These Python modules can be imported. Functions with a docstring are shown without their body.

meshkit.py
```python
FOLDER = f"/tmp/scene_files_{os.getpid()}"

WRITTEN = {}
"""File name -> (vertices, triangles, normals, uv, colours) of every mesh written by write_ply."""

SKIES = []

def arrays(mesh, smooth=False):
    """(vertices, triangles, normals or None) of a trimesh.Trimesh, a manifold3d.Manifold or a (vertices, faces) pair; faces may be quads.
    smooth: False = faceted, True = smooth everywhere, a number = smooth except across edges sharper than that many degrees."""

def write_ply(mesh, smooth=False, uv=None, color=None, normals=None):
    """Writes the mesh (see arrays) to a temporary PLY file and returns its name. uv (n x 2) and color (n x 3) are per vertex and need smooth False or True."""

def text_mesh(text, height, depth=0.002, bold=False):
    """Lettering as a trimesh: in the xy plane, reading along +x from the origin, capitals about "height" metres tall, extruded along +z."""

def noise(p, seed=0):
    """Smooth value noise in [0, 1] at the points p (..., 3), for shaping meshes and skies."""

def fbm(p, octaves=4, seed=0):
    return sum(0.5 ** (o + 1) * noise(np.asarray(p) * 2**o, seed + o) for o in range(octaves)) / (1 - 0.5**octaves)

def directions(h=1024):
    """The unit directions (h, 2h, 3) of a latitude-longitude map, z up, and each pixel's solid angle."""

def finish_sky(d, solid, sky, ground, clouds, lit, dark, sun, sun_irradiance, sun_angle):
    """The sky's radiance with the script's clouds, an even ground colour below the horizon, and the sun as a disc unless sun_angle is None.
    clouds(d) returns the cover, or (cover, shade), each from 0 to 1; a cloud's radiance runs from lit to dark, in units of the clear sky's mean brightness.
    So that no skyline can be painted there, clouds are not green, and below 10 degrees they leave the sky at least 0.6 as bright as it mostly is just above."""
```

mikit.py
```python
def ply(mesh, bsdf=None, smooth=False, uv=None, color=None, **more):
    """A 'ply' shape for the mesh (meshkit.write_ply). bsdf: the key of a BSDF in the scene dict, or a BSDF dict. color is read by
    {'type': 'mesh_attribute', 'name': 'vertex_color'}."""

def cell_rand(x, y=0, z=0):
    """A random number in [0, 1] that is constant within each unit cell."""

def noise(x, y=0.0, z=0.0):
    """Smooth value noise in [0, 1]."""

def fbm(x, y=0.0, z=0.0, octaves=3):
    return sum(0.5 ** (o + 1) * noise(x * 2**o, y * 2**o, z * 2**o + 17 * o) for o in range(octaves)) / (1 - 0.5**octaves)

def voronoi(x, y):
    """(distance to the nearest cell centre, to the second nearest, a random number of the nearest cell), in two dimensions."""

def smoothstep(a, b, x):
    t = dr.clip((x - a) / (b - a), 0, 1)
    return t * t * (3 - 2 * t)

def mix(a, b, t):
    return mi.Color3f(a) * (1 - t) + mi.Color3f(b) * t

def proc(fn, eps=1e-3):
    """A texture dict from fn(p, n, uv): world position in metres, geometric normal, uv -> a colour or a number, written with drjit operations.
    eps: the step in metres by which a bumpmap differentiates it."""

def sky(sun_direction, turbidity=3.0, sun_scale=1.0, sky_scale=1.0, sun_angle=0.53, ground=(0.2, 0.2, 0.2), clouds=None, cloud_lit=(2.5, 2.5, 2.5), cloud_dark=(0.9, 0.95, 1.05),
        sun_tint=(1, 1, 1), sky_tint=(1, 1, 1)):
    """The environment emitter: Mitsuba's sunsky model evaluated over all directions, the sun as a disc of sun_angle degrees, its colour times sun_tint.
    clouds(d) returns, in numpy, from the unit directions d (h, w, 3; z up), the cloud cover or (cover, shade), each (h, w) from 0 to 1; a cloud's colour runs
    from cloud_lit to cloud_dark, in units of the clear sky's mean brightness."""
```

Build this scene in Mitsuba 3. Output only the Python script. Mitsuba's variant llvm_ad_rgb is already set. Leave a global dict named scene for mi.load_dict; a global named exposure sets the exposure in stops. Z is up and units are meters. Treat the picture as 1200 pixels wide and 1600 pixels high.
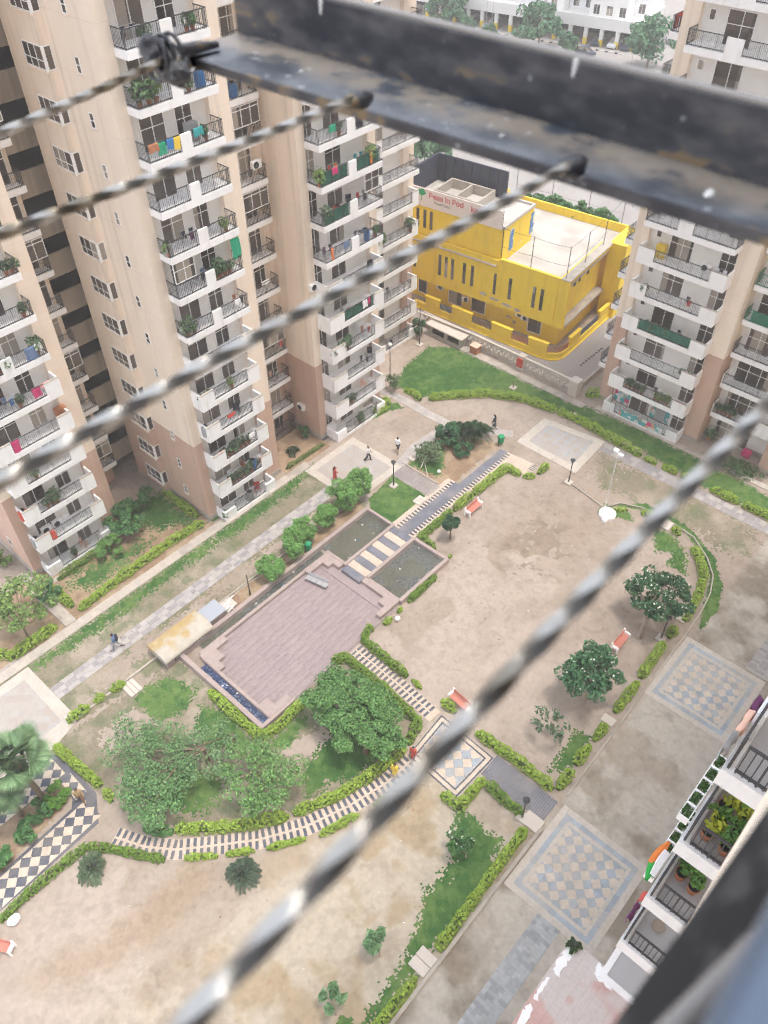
import math, random
import numpy as np, trimesh, manifold3d as m3, shapely
from shapely.geometry import Polygon, LineString, Point, box as sbox
from shapely.ops import unary_union
import drjit as dr
import mitsuba as mi
import mikit, meshkit
from mikit import proc, fbm, noise, smoothstep, mix, cell_rand, voronoi

scene, labels = {}, {}
T = mi.ScalarTransform4f
# ------------------------------------------------------------------ camera, sky, exposure
H = 49.91
PITCH, ROLL, YAW, FPX = math.radians(45.4456), math.radians(0.8682), math.radians(42.7855), 1276.415
cy, sy, cp, sp = math.cos(YAW), math.sin(YAW), math.cos(PITCH), math.sin(PITCH)
fwd = np.array([cp * cy, cp * sy, -sp]); r0 = np.array([sy, -cy, 0]); d0 = np.cross(fwd, r0)
right = math.cos(ROLL) * r0 + math.sin(ROLL) * d0; down = -math.sin(ROLL) * r0 + math.cos(ROLL) * d0
cam = np.eye(4); cam[:3, 0] = -right; cam[:3, 1] = -down; cam[:3, 2] = fwd; cam[:3, 3] = [0, 0, H]
scene['camera'] = {'type': 'thinlens', 'fov': math.degrees(2 * math.atan(600 / FPX)), 'fov_axis': 'x', 'aperture_radius': 0.0015, 'focus_distance': 62.0,
                   'near_clip': 0.02, 'far_clip': 2000.0, 'to_world': T(cam.tolist())}
def cloud_cover(d):
    return np.ones(d.shape[:2]), np.clip(0.25 + 0.5 * (meshkit.fbm(d * 3.0, 4, 5) - 0.5), 0, 1)
scene['sky'] = mikit.sky((0.13, -0.16, 0.98), turbidity=4, sun_scale=0.34, sun_angle=13, clouds=cloud_cover, cloud_lit=(1.5, 1.61, 1.80), cloud_dark=(1.12, 1.21, 1.36), sun_tint=(.92, 1.0, 1.14), ground=(0.3, 0.27, 0.24))
exposure = 2.9

# ------------------------------------------------------------------ materials
def rgb(c): return {'type': 'rgb', 'value': list(c)}
def mat(name, color, rough=0.6, spec=0.3, metallic=0.0, bump=None, **k):
    b = {'type': 'principled', 'base_color': color if isinstance(color, dict) else rgb(color), 'roughness': rough, 'specular': spec, 'metallic': metallic, **k}
    if bump: b = {'type': 'bumpmap', 'arbitrary': bump[0], 'scale': bump[1], 'bsdf': b}
    scene[name] = {'type': 'twosided', 'bsdf': b}
    return name
def C(c, t): return mi.Color3f(*c) * t
def wallmat(name, c, dirt=0.12):
    def fn(p, n, uv):
        big = fbm(p.x * .35 + p.y * .35, p.z * .12, 3.1)
        st = fbm((p.x + p.y) * 2.2, p.z * .10, 7.7)
        g = smoothstep(0.035, 0.0, dr.abs(p.z / 3.0 - dr.floor(p.z / 3.0) - 0.5) * 3.0)
        return C(c, 1.0 - dirt * smoothstep(.45, .8, st) - dirt * .7 * (big - .3) - .10 * g)
    return mat(name, proc(fn), .75, .2)
wallmat('m_cream', (.85, .73, .61), .15); wallmat('m_brown', (.55, .385, .305), .11); wallmat('m_beige', (.43, .36, .29), .25)
def whitefn(p, n, uv):
    s = fbm((p.x + p.y) * 3.1, p.z * .5, 2.0); s2 = fbm(p.x * .8, p.y * .8, p.z * .8)
    return mix((.86, .86, .87), (.66, .64, .62), .55 * smoothstep(.55, .9, s) + .22 * smoothstep(.4, .8, s2))
mat('m_white', proc(whitefn), .6, .3)
mat('m_inner', (.78, .76, .73), .8, .2); mat('m_inner_cream', (.68, .60, .44), .8, .2)
mat('m_frame', (.86, .86, .86), .4, .4)
def panefn(p, n, uv):
    r = cell_rand(dr.floor(p.x * .9), dr.floor(p.y * .9), dr.floor(p.z / 3.0)); q = cell_rand(dr.floor(p.x * .9) + 7, dr.floor(p.y * .9), dr.floor(p.z / 3.0))
    return mix(mix((.045, .038, .036), (.13, .105, .095), r), (.34, .30, .26), smoothstep(.80, .82, q))
mat('m_pane', proc(panefn), .12, .5)
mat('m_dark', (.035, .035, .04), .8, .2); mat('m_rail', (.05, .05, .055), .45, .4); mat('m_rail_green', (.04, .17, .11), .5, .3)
mat('m_mesh_green', (.05, .22, .15), .7, .2); mat('m_steel', (.55, .55, .56), .35, .5, .6); mat('m_floor', (.42, .42, .43), .5, .3)
mat('m_green_plastic', (.02, .30, .13), .4, .4); mat('m_red', (.55, .10, .08), .7, .2); mat('m_bench_red', (.58, .22, .17), .6, .3)
for nm, c in dict(magenta=(.50, .05, .16), jeans=(.14, .20, .34), blue=(.06, .20, .48), teal=(.05, .33, .34), yellowcloth=(.75, .55, .08), pink=(.72, .33, .33), orange=(.72, .22, .06),
                  whitecloth=(.78, .78, .8), purple=(.17, .06, .14), darkcloth=(.05, .05, .07), grey=(.35, .35, .36), terracotta=(.42, .18, .10), peach=(.75, .48, .38), greencloth=(.03, .32, .18)).items():
    mat('m_' + nm, c, .8, .2)
def yelfn(p, n, uv):
    s = fbm(p.x * .6, p.y * .6, p.z * .8); k = fbm((p.x + p.y) * 2.5, p.z * .4, 1.0)
    return mix((.80, .58, .05), (.67, .47, .055), .38 * smoothstep(.48, .8, k) + .25 * smoothstep(.4, .8, s))
mat('m_yellow', proc(yelfn), .6, .3)
def concfn(p, n, uv):
    s = fbm(p.x * 1.3, p.y * 1.3, p.z); f = fbm(p.x * 9, p.y * 9, p.z * 9)
    return mix((.455, .415, .365), (.33, .295, .26), .7 * smoothstep(.35, .75, s) + .3 * f)
mat('m_concrete', proc(concfn), .85, .2)
def rooffn(p, n, uv):
    s = fbm(p.x * .5, p.y * .5, 2.0); f = fbm(p.x * 4, p.y * 4, 1.0)
    return mix((.50, .475, .445), (.40, .365, .33), .7 * smoothstep(.35, .75, s) + .25 * f)
mat('m_roof', proc(rooffn), .8, .2)
def dirtfn(p, n, uv):
    a = fbm(p.x * .13 + 3, p.y * .13, 0.0, octaves=4); b = fbm(p.x * .55, p.y * .55, 4.0, octaves=4); c = fbm(p.x * 5, p.y * 5, 9.0)
    w = fbm(p.x * .30 + 2.0 * b, p.y * .30, 11.0)
    col = mix((.405, .34, .29), (.32, .26, .215), smoothstep(.3, .75, .6 * a + .4 * b))
    south = smoothstep(22.0, 15.0, p.y) * smoothstep(26.0, 18.0, p.x)          # the sandy lower court
    col = mix(col, mix((.425, .372, .298), (.35, .278, .19), smoothstep(.45, .7, b)), south)
    lane = smoothstep(7.9, 7.3, p.y) * smoothstep(62., 60., p.x)               # trodden grey lane along the near tower
    col = mix(col, mix((.43, .395, .345), (.245, .212, .17), smoothstep(.44, .64, b * .6 + a * .4)), lane)
    col = mix(col, (.29, .232, .18), .6 * smoothstep(.52, .78, w))
    dx, dy = (p.x - 41.2) / 4.6, (p.y - 21.2) / 3.0                              # damp stains in the middle of the bare court
    damp = smoothstep(1.1, .5, dx * dx + dy * dy) * smoothstep(.49, .515, fbm(p.x * .62, p.y * .62, 31.0, octaves=4)); col = mix(col, (.23, .18, .135), .6 * damp)
    rr = dr.sqrt(dr.square(p.x - 4.5) + dr.square(p.y - 33.5)) + 1.2 * (fbm(p.x * .8, p.y * .8, 41.0) - .5)   # worn brown track on the sandy court
    col = mix(col, (.30, .215, .135), .5 * smoothstep(1.5, .3, dr.abs(rr - 12.4)) * smoothstep(8.5, 5.5, p.x) * smoothstep(25.0, 22.8, p.y))
    return col * (1.0 + .22 * (c - .5)) * (1.0 - .10 * smoothstep(.5, .75, fbm(p.x * 2.3, p.y * 2.3, 21.0)))
def dirtbump(p, n, uv): return fbm(p.x * 6, p.y * 6, 3.0) + .5 * fbm(p.x * 1.2, p.y * 1.2, 5.0)
mat('m_dirt', proc(dirtfn), .95, .1, bump=(proc(dirtbump, .02), .03))
def vergefn(p, n, uv):
    a = fbm(p.x * .35, p.y * .35, 2.0, octaves=4); b = fbm(p.x * 1.1, p.y * 1.1, 6.0, octaves=4); c = fbm(p.x * 8, p.y * 8, 1.0)
    col = mix((.235, .205, .15), (.335, .285, .225), smoothstep(.45, .75, a))
    col = mix(col, (.125, .155, .08), .65 * smoothstep(.42, .72, b))
    return col * (1.0 + .4 * (c - .5))
mat('m_verge', proc(vergefn), .95, .1, bump=(proc(dirtbump, .02), .03))
def soilfn(p, n, uv):
    a = fbm(p.x * .8, p.y * .8, 2.0, octaves=4); c = fbm(p.x * 8, p.y * 8, 1.0)
    return mix((.27, .185, .125), (.36, .27, .185), smoothstep(.35, .7, a)) * (1.0 + .4 * (c - .5))
mat('m_soil', proc(soilfn), .95, .1, bump=(proc(dirtbump, .02), .03))
def grassfn(p, n, uv):
    a = fbm(p.x * .4, p.y * .4, 2.0); b = fbm(p.x * 2.5, p.y * 2.5, 5.0); c = fbm(p.x * 22, p.y * 22, p.z * 22)
    return mix((.05, .125, .035), (.125, .20, .062), smoothstep(.3, .75, .5 * a + .5 * b)) * (1.0 + .7 * (c - .5))
mat('m_grass', proc(grassfn), .9, .1)
def roadfn(p, n, uv):
    a = fbm(p.x * .3, p.y * .3, 2.0); c = fbm(p.x * 10, p.y * 10, 1.0)
    return mix((.335, .31, .295), (.265, .245, .235), a) * (1.0 + .25 * (c - .5))
mat('m_road', proc(roadfn), .9, .2)
def tone(name, c, amp=.25, dust=.35, rough=.8):
    def fn(p, n, uv):
        r = cell_rand(dr.floor(p.x * 1.7), dr.floor(p.y * 1.7), 3); d = fbm(p.x * .7, p.y * .7, 4.0, octaves=4); f = fbm(p.x * 7, p.y * 7, 1.0)
        return mix(C(c, 1.0 + amp * (r - .5)), (.47, .405, .335), dust * smoothstep(.35, .75, d)) * (1.0 + .2 * (f - .5))
    return mat(name, proc(fn), rough, .25)
tone('m_tile_blue', (.325, .365, .41), .22, .42); tone('m_tile_peach', (.53, .465, .405), .12, .45); tone('m_pad', (.485, .445, .40), .08, .3); tone('m_slate_light', (.165, .17, .205), .2, .15)
tone('m_slate', (.088, .094, .122), .3, .18, .5); tone('m_tile_cream', (.55, .465, .385), .15, .25); tone('m_pad_cream', (.54, .445, .37), .1, .3)
tone('m_paver_a', (.385, .362, .355), .12, .2); tone('m_paver_b', (.30, .283, .29), .15, .15); tone('m_paver_c', (.415, .39, .38), .12, .2); tone('m_paver_g', (.37, .385, .40), .2, .12); tone('m_paver_h', (.30, .315, .335), .2, .1)
tone('m_slab_dark', (.24, .215, .225), .2, .2); tone('m_mauve', (.315, .255, .26), .06, .10); tone('m_mauve_b', (.295, .236, .242), .06, .10); tone('m_mauve_wall', (.37, .295, .28), .08, .15)
tone('m_kerb', (.445, .40, .355), .15, .3)
def padfade(name, k):
    def fn(p, n, uv):
        u = (p.x + p.y) / .82; v = (p.x - p.y) / .82
        ch = dr.floor(u) + dr.floor(v); e = ch - 2.0 * dr.floor(ch / 2.0)
        d = smoothstep(.3, .75, fbm(p.x * .6, p.y * .6, 8.0)); r = cell_rand(dr.floor(u), dr.floor(v), 1)
        col = mix((.40, .375, .35), (.385, .33, .295), r)
        return mix(col, (.37, .385, .41), e * k * (1.0 - .7 * d)) * (1.0 + .15 * (fbm(p.x * 9, p.y * 9, 1.0) - .5))
    return mat(name, proc(fn), .8, .25)
def mosfn(p, n, uv):
    f, s, r = voronoi(p.x * 7, p.y * 7); d = smoothstep(.35, .6, fbm(p.x * .7, p.y * .7, 3.0, octaves=4))
    b = mix((.10, .115, .135), (.22, .235, .25), r)
    return mix(b, (.185, .18, .12), .35 + .4 * d)
mat('m_mosaic', proc(mosfn), .5, .3)
def mosblue(p, n, uv):
    f, s, r = voronoi(p.x * 8, p.y * 8); return mix((.03, .06, .17), (.20, .27, .42), r * r)
mat('m_mosaic_blue', proc(mosblue), .4, .4)
scene['m_water'] = {'type': 'dielectric', 'int_ior': 1.33, 'ext_ior': 1.0}
def leafmat(name, rough=.55):
    return mat(name, {'type': 'mesh_attribute', 'name': 'vertex_color'}, rough, .25)
leafmat('m_leaf')
mat('m_bark', (.20, .15, .11), .9, .1); mat('m_bark_pale', (.36, .30, .25), .9, .1)
def blackfn(p, n, uv):
    a = fbm(p.x * 90, p.y * 60, p.z * 90, octaves=4); b = fbm(p.x * 25, p.y * 14, p.z * 40, octaves=4)
    col = mix((.035, .038, .05), (.13, .13, .14), smoothstep(.35, .75, .5 * a + .5 * b))
    col = mix(col, (.27, .19, .10), .8 * smoothstep(.50, .62, a) * smoothstep(.52, .62, b) * smoothstep(49.735, 49.715, p.z))
    return mix(col, (.33, .35, .38), .7 * smoothstep(.72, .80, fbm(p.x * 60 + 5, p.y * 110, p.z * 110)))
mat('m_iron', proc(blackfn), .42, .6)
def ironflange(p, n, uv):
    a = fbm(p.x * 60, p.y * 45, 2.0, octaves=4); b = fbm(p.x * 28, p.y * 17, 5.0, octaves=4); e = smoothstep(.440, .474, p.x + .012 * (b - .5))
    col = mix((.055, .065, .085), (.205, .225, .255), smoothstep(.30, .72, .6 * b + .4 * a))
    col = mix(col, (.36, .30, .24), .75 * e * smoothstep(.3, .6, a))
    return mix(col, (.62, .63, .65), (.5) * smoothstep(.76, .86, fbm(p.x * 95 + 9, p.y * 80, 4.0)))
mat('m_iron_dusty', proc(ironflange), .45, .5)
def rodfn(p, n, uv):
    a = fbm(p.x * 60, p.y * 60, p.z * 60); b = fbm(p.x * 9, p.y * 9, 3.0)
    return mix((.50, .49, .47), (.24, .21, .165), smoothstep(.45, .65, .5 * a + .5 * b))
mat('m_rod', proc(rodfn), .36, .6, .8)
def barfn(p, n, uv):
    a = fbm(p.x * 55, p.y * 120, 2.0, octaves=4); return mix((.05, .046, .045), (.125, .115, .11), smoothstep(.35, .75, a))
mat('m_bar_brown', proc(barfn), .5, .4); mat('m_bar_grey', (.30, .28, .265), .4, .5); mat('m_bar_blue', (.13, .17, .24), .3, .6, .3)
mat('m_skin', (.30, .17, .11), .6, .3); mat('m_hair', (.02, .016, .014), .5, .4)
mat('m_carwhite', (.75, .76, .78), .2, .6); mat('m_cardark', (.05, .06, .09), .2, .6); mat('m_carsilver', (.45, .47, .5), .2, .6, .3); mat('m_rubber', (.03, .03, .03), .9, .1)
mat('m_stone', (.55, .50, .45), .9, .1); mat('m_netwall', (.055, .06, .085), .85, .1); mat('m_banner', (.70, .63, .60), .7, .2); mat('m_letter', (.55, .16, .18), .7, .2); mat('m_letter_grey', (.28, .24, .25), .7, .2)

# ------------------------------------------------------------------ helpers
count = {}
def key_for(base):
    k = count.get(base, 0); count[base] = k + 1
    return base if k == 0 else f'{base}_{k:03d}'
def thing(name, label, cat, group=None, kind=None):
    k = key_for(name); labels[k] = {'label': label, 'category': cat}
    if group: labels[k]['group'] = group
    if kind: labels[k]['kind'] = kind
    return k
def struct(name, mesh, m, label=None, smooth=False):
    k = key_for(name); scene[k] = mikit.ply(mesh, m, smooth=smooth); labels[k] = {'kind': 'structure'}
    if label: labels[k]['label'] = label
    return k
def part(parent, name, shape, m=None, tw=None, smooth=False, kind=None, label=None, color=None):
    k = key_for(parent + '__' + name)
    d = dict(shape) if isinstance(shape, dict) else mikit.ply(shape, m, smooth=smooth, color=color)
    if tw is not None: d['to_world'] = tw
    scene[k] = d
    if kind or label: labels[k] = {**({'kind': kind} if kind else {}), **({'label': label} if label else {})}
    return k
BF = np.array([[0, 2, 1], [0, 3, 2], [4, 5, 6], [4, 6, 7], [0, 1, 5], [0, 5, 4], [1, 2, 6], [1, 6, 5], [2, 3, 7], [2, 7, 6], [3, 0, 4], [3, 4, 7]])
class MB:
    def __init__(s): s.v, s.f, s.c, s.n = [], [], [], 0
    def add(s, v, f, c=None):
        v = np.asarray(v, float); s.v.append(v); s.f.append(np.asarray(f, int) + s.n); s.n += len(v)
        s.c.append(np.tile(c, (len(v), 1)) if c is not None and np.ndim(c) == 1 else (c if c is not None else np.zeros((len(v), 3)))); return s
    def box(s, x0, x1, y0, y1, z0, z1):
        x0, x1 = min(x0, x1), max(x0, x1); y0, y1 = min(y0, y1), max(y0, y1)
        return s.add([[x0, y0, z0], [x1, y0, z0], [x1, y1, z0], [x0, y1, z0], [x0, y0, z1], [x1, y0, z1], [x1, y1, z1], [x0, y1, z1]], BF)
    def mesh(s, m): return s.add(np.array(m.vertices), np.array(m.faces))
    def prism(s, pts, z0, z1): return s.mesh(prism(pts, z0, z1))
    def tube(s, pts, r, k=6, closed=True):
        pts = np.asarray(pts, float); r = np.broadcast_to(r, len(pts))
        t = np.gradient(pts, axis=0); t /= np.linalg.norm(t, axis=1, keepdims=True) + 1e-9
        up = np.array([0, 0, 1.0]) if abs(t[0][2]) < .9 else np.array([1.0, 0, 0])
        v = []
        for p, tt, rr in zip(pts, t, r):
            a = np.cross(tt, up); a /= np.linalg.norm(a) + 1e-9; b = np.cross(tt, a)
            th = np.arange(k) * 2 * np.pi / k
            v.append(p + rr * (np.cos(th)[:, None] * a + np.sin(th)[:, None] * b))
        n = len(pts); f = []
        for i in range(n - 1):
            for j in range(k):
                a, b, c, d = i * k + j, i * k + (j + 1) % k, (i + 1) * k + (j + 1) % k, (i + 1) * k + j
                f += [[a, b, c], [a, c, d]]
        v = np.vstack(v); f = f + [[n * k, (j + 1) % k, j] for j in range(k)] + [[n * k + 1, (n - 1) * k + j, (n - 1) * k + (j + 1) % k] for j in range(k)]
        return s.add(np.vstack([v, pts[0], pts[-1]]), f)
    def tm(s): return (np.vstack(s.v), np.vstack(s.f))
    def col(s): return np.vstack(s.c)
def prism(pts, z0, z1):
    p = pts if isinstance(pts, (Polygon, shapely.geometry.MultiPolygon)) else Polygon(pts)
    gs = [g for g in getattr(p, 'geoms', [p]) if g.area > 1e-4]
    m = trimesh.util.concatenate([trimesh.creation.extrude_polygon(g, z1 - z0, engine='earcut') for g in gs])
    m.apply_translation([0, 0, z0]); return m
def bx(*a): return MB().box(*a).tm()
def cbox(x0, x1, y0, y1, z0, z1, c=.02):
    """a box with chamfered edges"""
    b = np.array([[x0, y0, z0], [x1, y1, z1]], float); pts = []
    for i in np.ndindex(2, 2, 2):
        p = np.array([b[i[k], k] for k in range(3)]); q = np.array([c if i[k] == 0 else -c for k in range(3)])
        for k in range(3):
            w = q.copy(); w[k] = 0; pts.append(p + w)
    h = trimesh.convex.convex_hull(np.array(pts)); return h
def hull(balls, k=1):
    pts = []
    ico = trimesh.creation.icosphere(subdivisions=k).vertices
    for (c, r) in balls: pts.append(np.asarray(c, float) + np.asarray(r) * ico)
    return trimesh.convex.convex_hull(np.vstack(pts))
def unit(v): v = np.asarray(v, float); return v / (np.linalg.norm(v, axis=-1, keepdims=True) + 1e-9)
plycache = {}
def shared(sig, fn, m, **k):
    if (sig, m) not in plycache: plycache[(sig, m)] = mikit.ply(fn(), m, **k)
    return plycache[(sig, m)]

# ------------------------------------------------------------------ leaves
def leaf_cards(mb, P, N, size, rng, c0, c1, aspect=1.6, droop=.25):
    """one diamond-shaped leaf spray per point P, facing roughly N"""
    n = len(P); N = unit(N + rng.normal(0, .55, (n, 3))); A = unit(np.cross(N, rng.normal(0, 1, (n, 3)))); B = np.cross(N, A)
    s = size * rng.uniform(.5, 1.45, n)[:, None]; t = rng.uniform(0, 1, n)[:, None]
    v = np.stack([P - A * s * .5 * aspect, P + B * s * .42 + N * s * .12, P + A * s * .5 * aspect - N * s * droop, P - B * s * .42 + N * s * .12], 1).reshape(-1, 3)
    i = np.arange(n)[:, None] * 4
    f = np.vstack([i + [0, 1, 2], i + [0, 2, 3]])
    col = np.clip(np.array(c0) * (1 - t) + np.array(c1) * t, 0, 1) * rng.uniform(.85, 1.15, (n, 1))
    mb.add(v, f, np.repeat(col, 4, 0)); return mb
LIME, LIME2 = (.19, .30, .042), (.36, .495, .08)
MID, MID2 = (.075, .19, .06), (.16, .33, .11)
DARK, DARK2 = (.035, .11, .045), (.08, .19, .07)
PALE, PALE2 = (.13, .22, .07), (.25, .36, .11)
def hedge(pts, w=.9, h=.75, label='', seed=0, c0=LIME, c1=LIME2, dens=190, gap=0.0):
    w *= .86
    rng = np.random.default_rng(seed + 11); k = thing('hedge', label, 'hedge')
    L = LineString(pts); n = int(L.length * dens * (w + h) / 1.6)
    u = rng.uniform(0, L.length, n); ph = rng.uniform(-.25, math.pi + .25, n)
    P0 = np.array([L.interpolate(a).coords[0] for a in u]); P1 = np.array([L.interpolate(min(a + .05, L.length)).coords[0] for a in u]) - np.array([L.interpolate(max(a - .05, 0)).coords[0] for a in u])
    t = unit(P1); nr = np.stack([-t[:, 1], t[:, 0]], 1)
    lump = .66 + .62 * meshkit.fbm(np.stack([P0[:, 0] * 1.9, P0[:, 1] * 1.9, np.zeros(n) + seed], 1), 2)
    end = np.clip(np.minimum(u, L.length - u) / .3, .55, 1)
    R = lump * end * rng.uniform(.82, 1.08, n)
    P = np.stack([P0[:, 0] + nr[:, 0] * np.cos(ph) * w / 2 * R, P0[:, 1] + nr[:, 1] * np.cos(ph) * w / 2 * R, np.maximum(.04, (.28 + .72 * np.sin(ph)) * h * R)], 1)
    N = np.stack([nr[:, 0] * np.cos(ph), nr[:, 1] * np.cos(ph), np.sin(ph) + .25], 1)
    mb = leaf_cards(MB(), P, N, .12, rng, c0, c1)
    part(k, 'foliage', mb.tm(), 'm_leaf', color=mb.col())
    core = LineString(pts).buffer(w * .18, cap_style=2)
    part(k, 'stems', prism(core, 0, h * .36), 'm_twig')
    return k
mat('m_twig', (.08, .12, .035), .9, .1)
def crown_leaves(mb, clusters, nper, size, rng, c0, c1, **k):
    for (c, r) in clusters:
        d = unit(rng.normal(0, 1, (nper, 3))); q = rng.uniform(.45, 1.0, (nper, 1)) ** .6
        P = np.asarray(c) + d * q * np.asarray(r); leaf_cards(mb, P, d + [0, 0, .5], size, rng, c0, c1, **k)
    return mb
def tree(name, label, cat, x, y, trunk_h, crown_c, crown_r, ncl, nper, size, c0, c1, seed, tr=.11, bark='m_bark', lean=(0, 0), cl=.34, flowers=0, group=None, hollow=.35, lim=7):
    """a tapered trunk with limbs to leaf clumps spread through the crown's volume"""
    rng = np.random.default_rng(seed); k = thing(name, label, cat, group)
    C0 = np.array(crown_c, float); R = np.array(crown_r, float); clusters = []
    for i in range(ncl):
        d = unit(rng.normal(0, 1, 3)); q = rng.uniform(hollow, 1.0) ** .5
        clusters.append((C0 + d * q * R, R * cl * rng.uniform(.7, 1.25)))
    fork = np.array([x + lean[0], y + lean[1], trunk_h])
    tm = MB().tube([[x, y, -.05], [x + lean[0] * .4, y + lean[1] * .4, trunk_h * .5], fork], [tr * 1.25, tr * .95, tr * .75], 8)
    part(k, 'trunk', tm.tm(), bark, smooth=40)
    lb = MB()
    for c, r in clusters[:lim]:
        midp = (fork + c) / 2 + rng.normal(0, .12, 3) * R; lb.tube([fork - [0, 0, .05], midp, c], [tr * .6, tr * .4, tr * .16], 5)
    part(k, 'limb', lb.tm(), bark, smooth=40)
    mb = crown_leaves(MB(), clusters, nper, size, rng, c0, c1)
    part(k, 'crown', mb.tm(), 'm_leaf', color=mb.col())
    if flowers:
        fb = MB(); P = np.array([c + unit(rng.normal(0, 1, 3) + [0, 0, 1]) * r * 1.02 for c, r in [clusters[rng.integers(ncl)] for _ in range(flowers)]])
        leaf_cards(fb, P, np.tile([0, 0, 1.0], (flowers, 1)), .13, rng, (.8, .8, .74), (.85, .84, .78), aspect=1.0)
        part(k, 'blossom', fb.tm(), 'm_leaf', color=fb.col())
    return k
# ------------------------------------------------------------------ ground and paving
struct('ground', prism([(-120, -80), (420, -80), (420, 320), (-120, 320)], -1.0, 0.0), 'm_dirt')
def dens(pts, step=.2):
    r = LineString(list(pts) + [pts[0]]); n = max(8, int(r.length / step)); return np.array([r.interpolate(i / n, True).coords[0] for i in range(n)])
def ragged(pts, amp=.35, seed=0, blobs=30, smoothr=.3):
    P = Polygon(pts).buffer(smoothr).buffer(-smoothr)
    q = dens(list(P.exterior.coords)[:-1]); w = meshkit.fbm(np.c_[q * 1.3, np.full(len(q), seed * 7.0)], 3) - .5; w2 = meshkit.fbm(np.c_[q * 1.3 + 50, np.full(len(q), seed * 7.0)], 3) - .5
    P = shapely.make_valid(Polygon(q + 2.2 * amp * np.c_[w, w2])).buffer(.01); rng = np.random.default_rng(seed)
    bl = [Point(*(q[rng.integers(len(q))] + rng.normal(0, amp, 2))).buffer(rng.uniform(.05, .35) * (amp / .35), 3) for _ in range(blobs)]
    cut = [Point(*(q[rng.integers(len(q))] + rng.normal(0, amp * .7, 2))).buffer(rng.uniform(.05, .3) * (amp / .35), 3) for _ in range(blobs)]
    return unary_union([P] + bl).difference(unary_union(cut)) if amp > 0 else P
keepout = []
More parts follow.
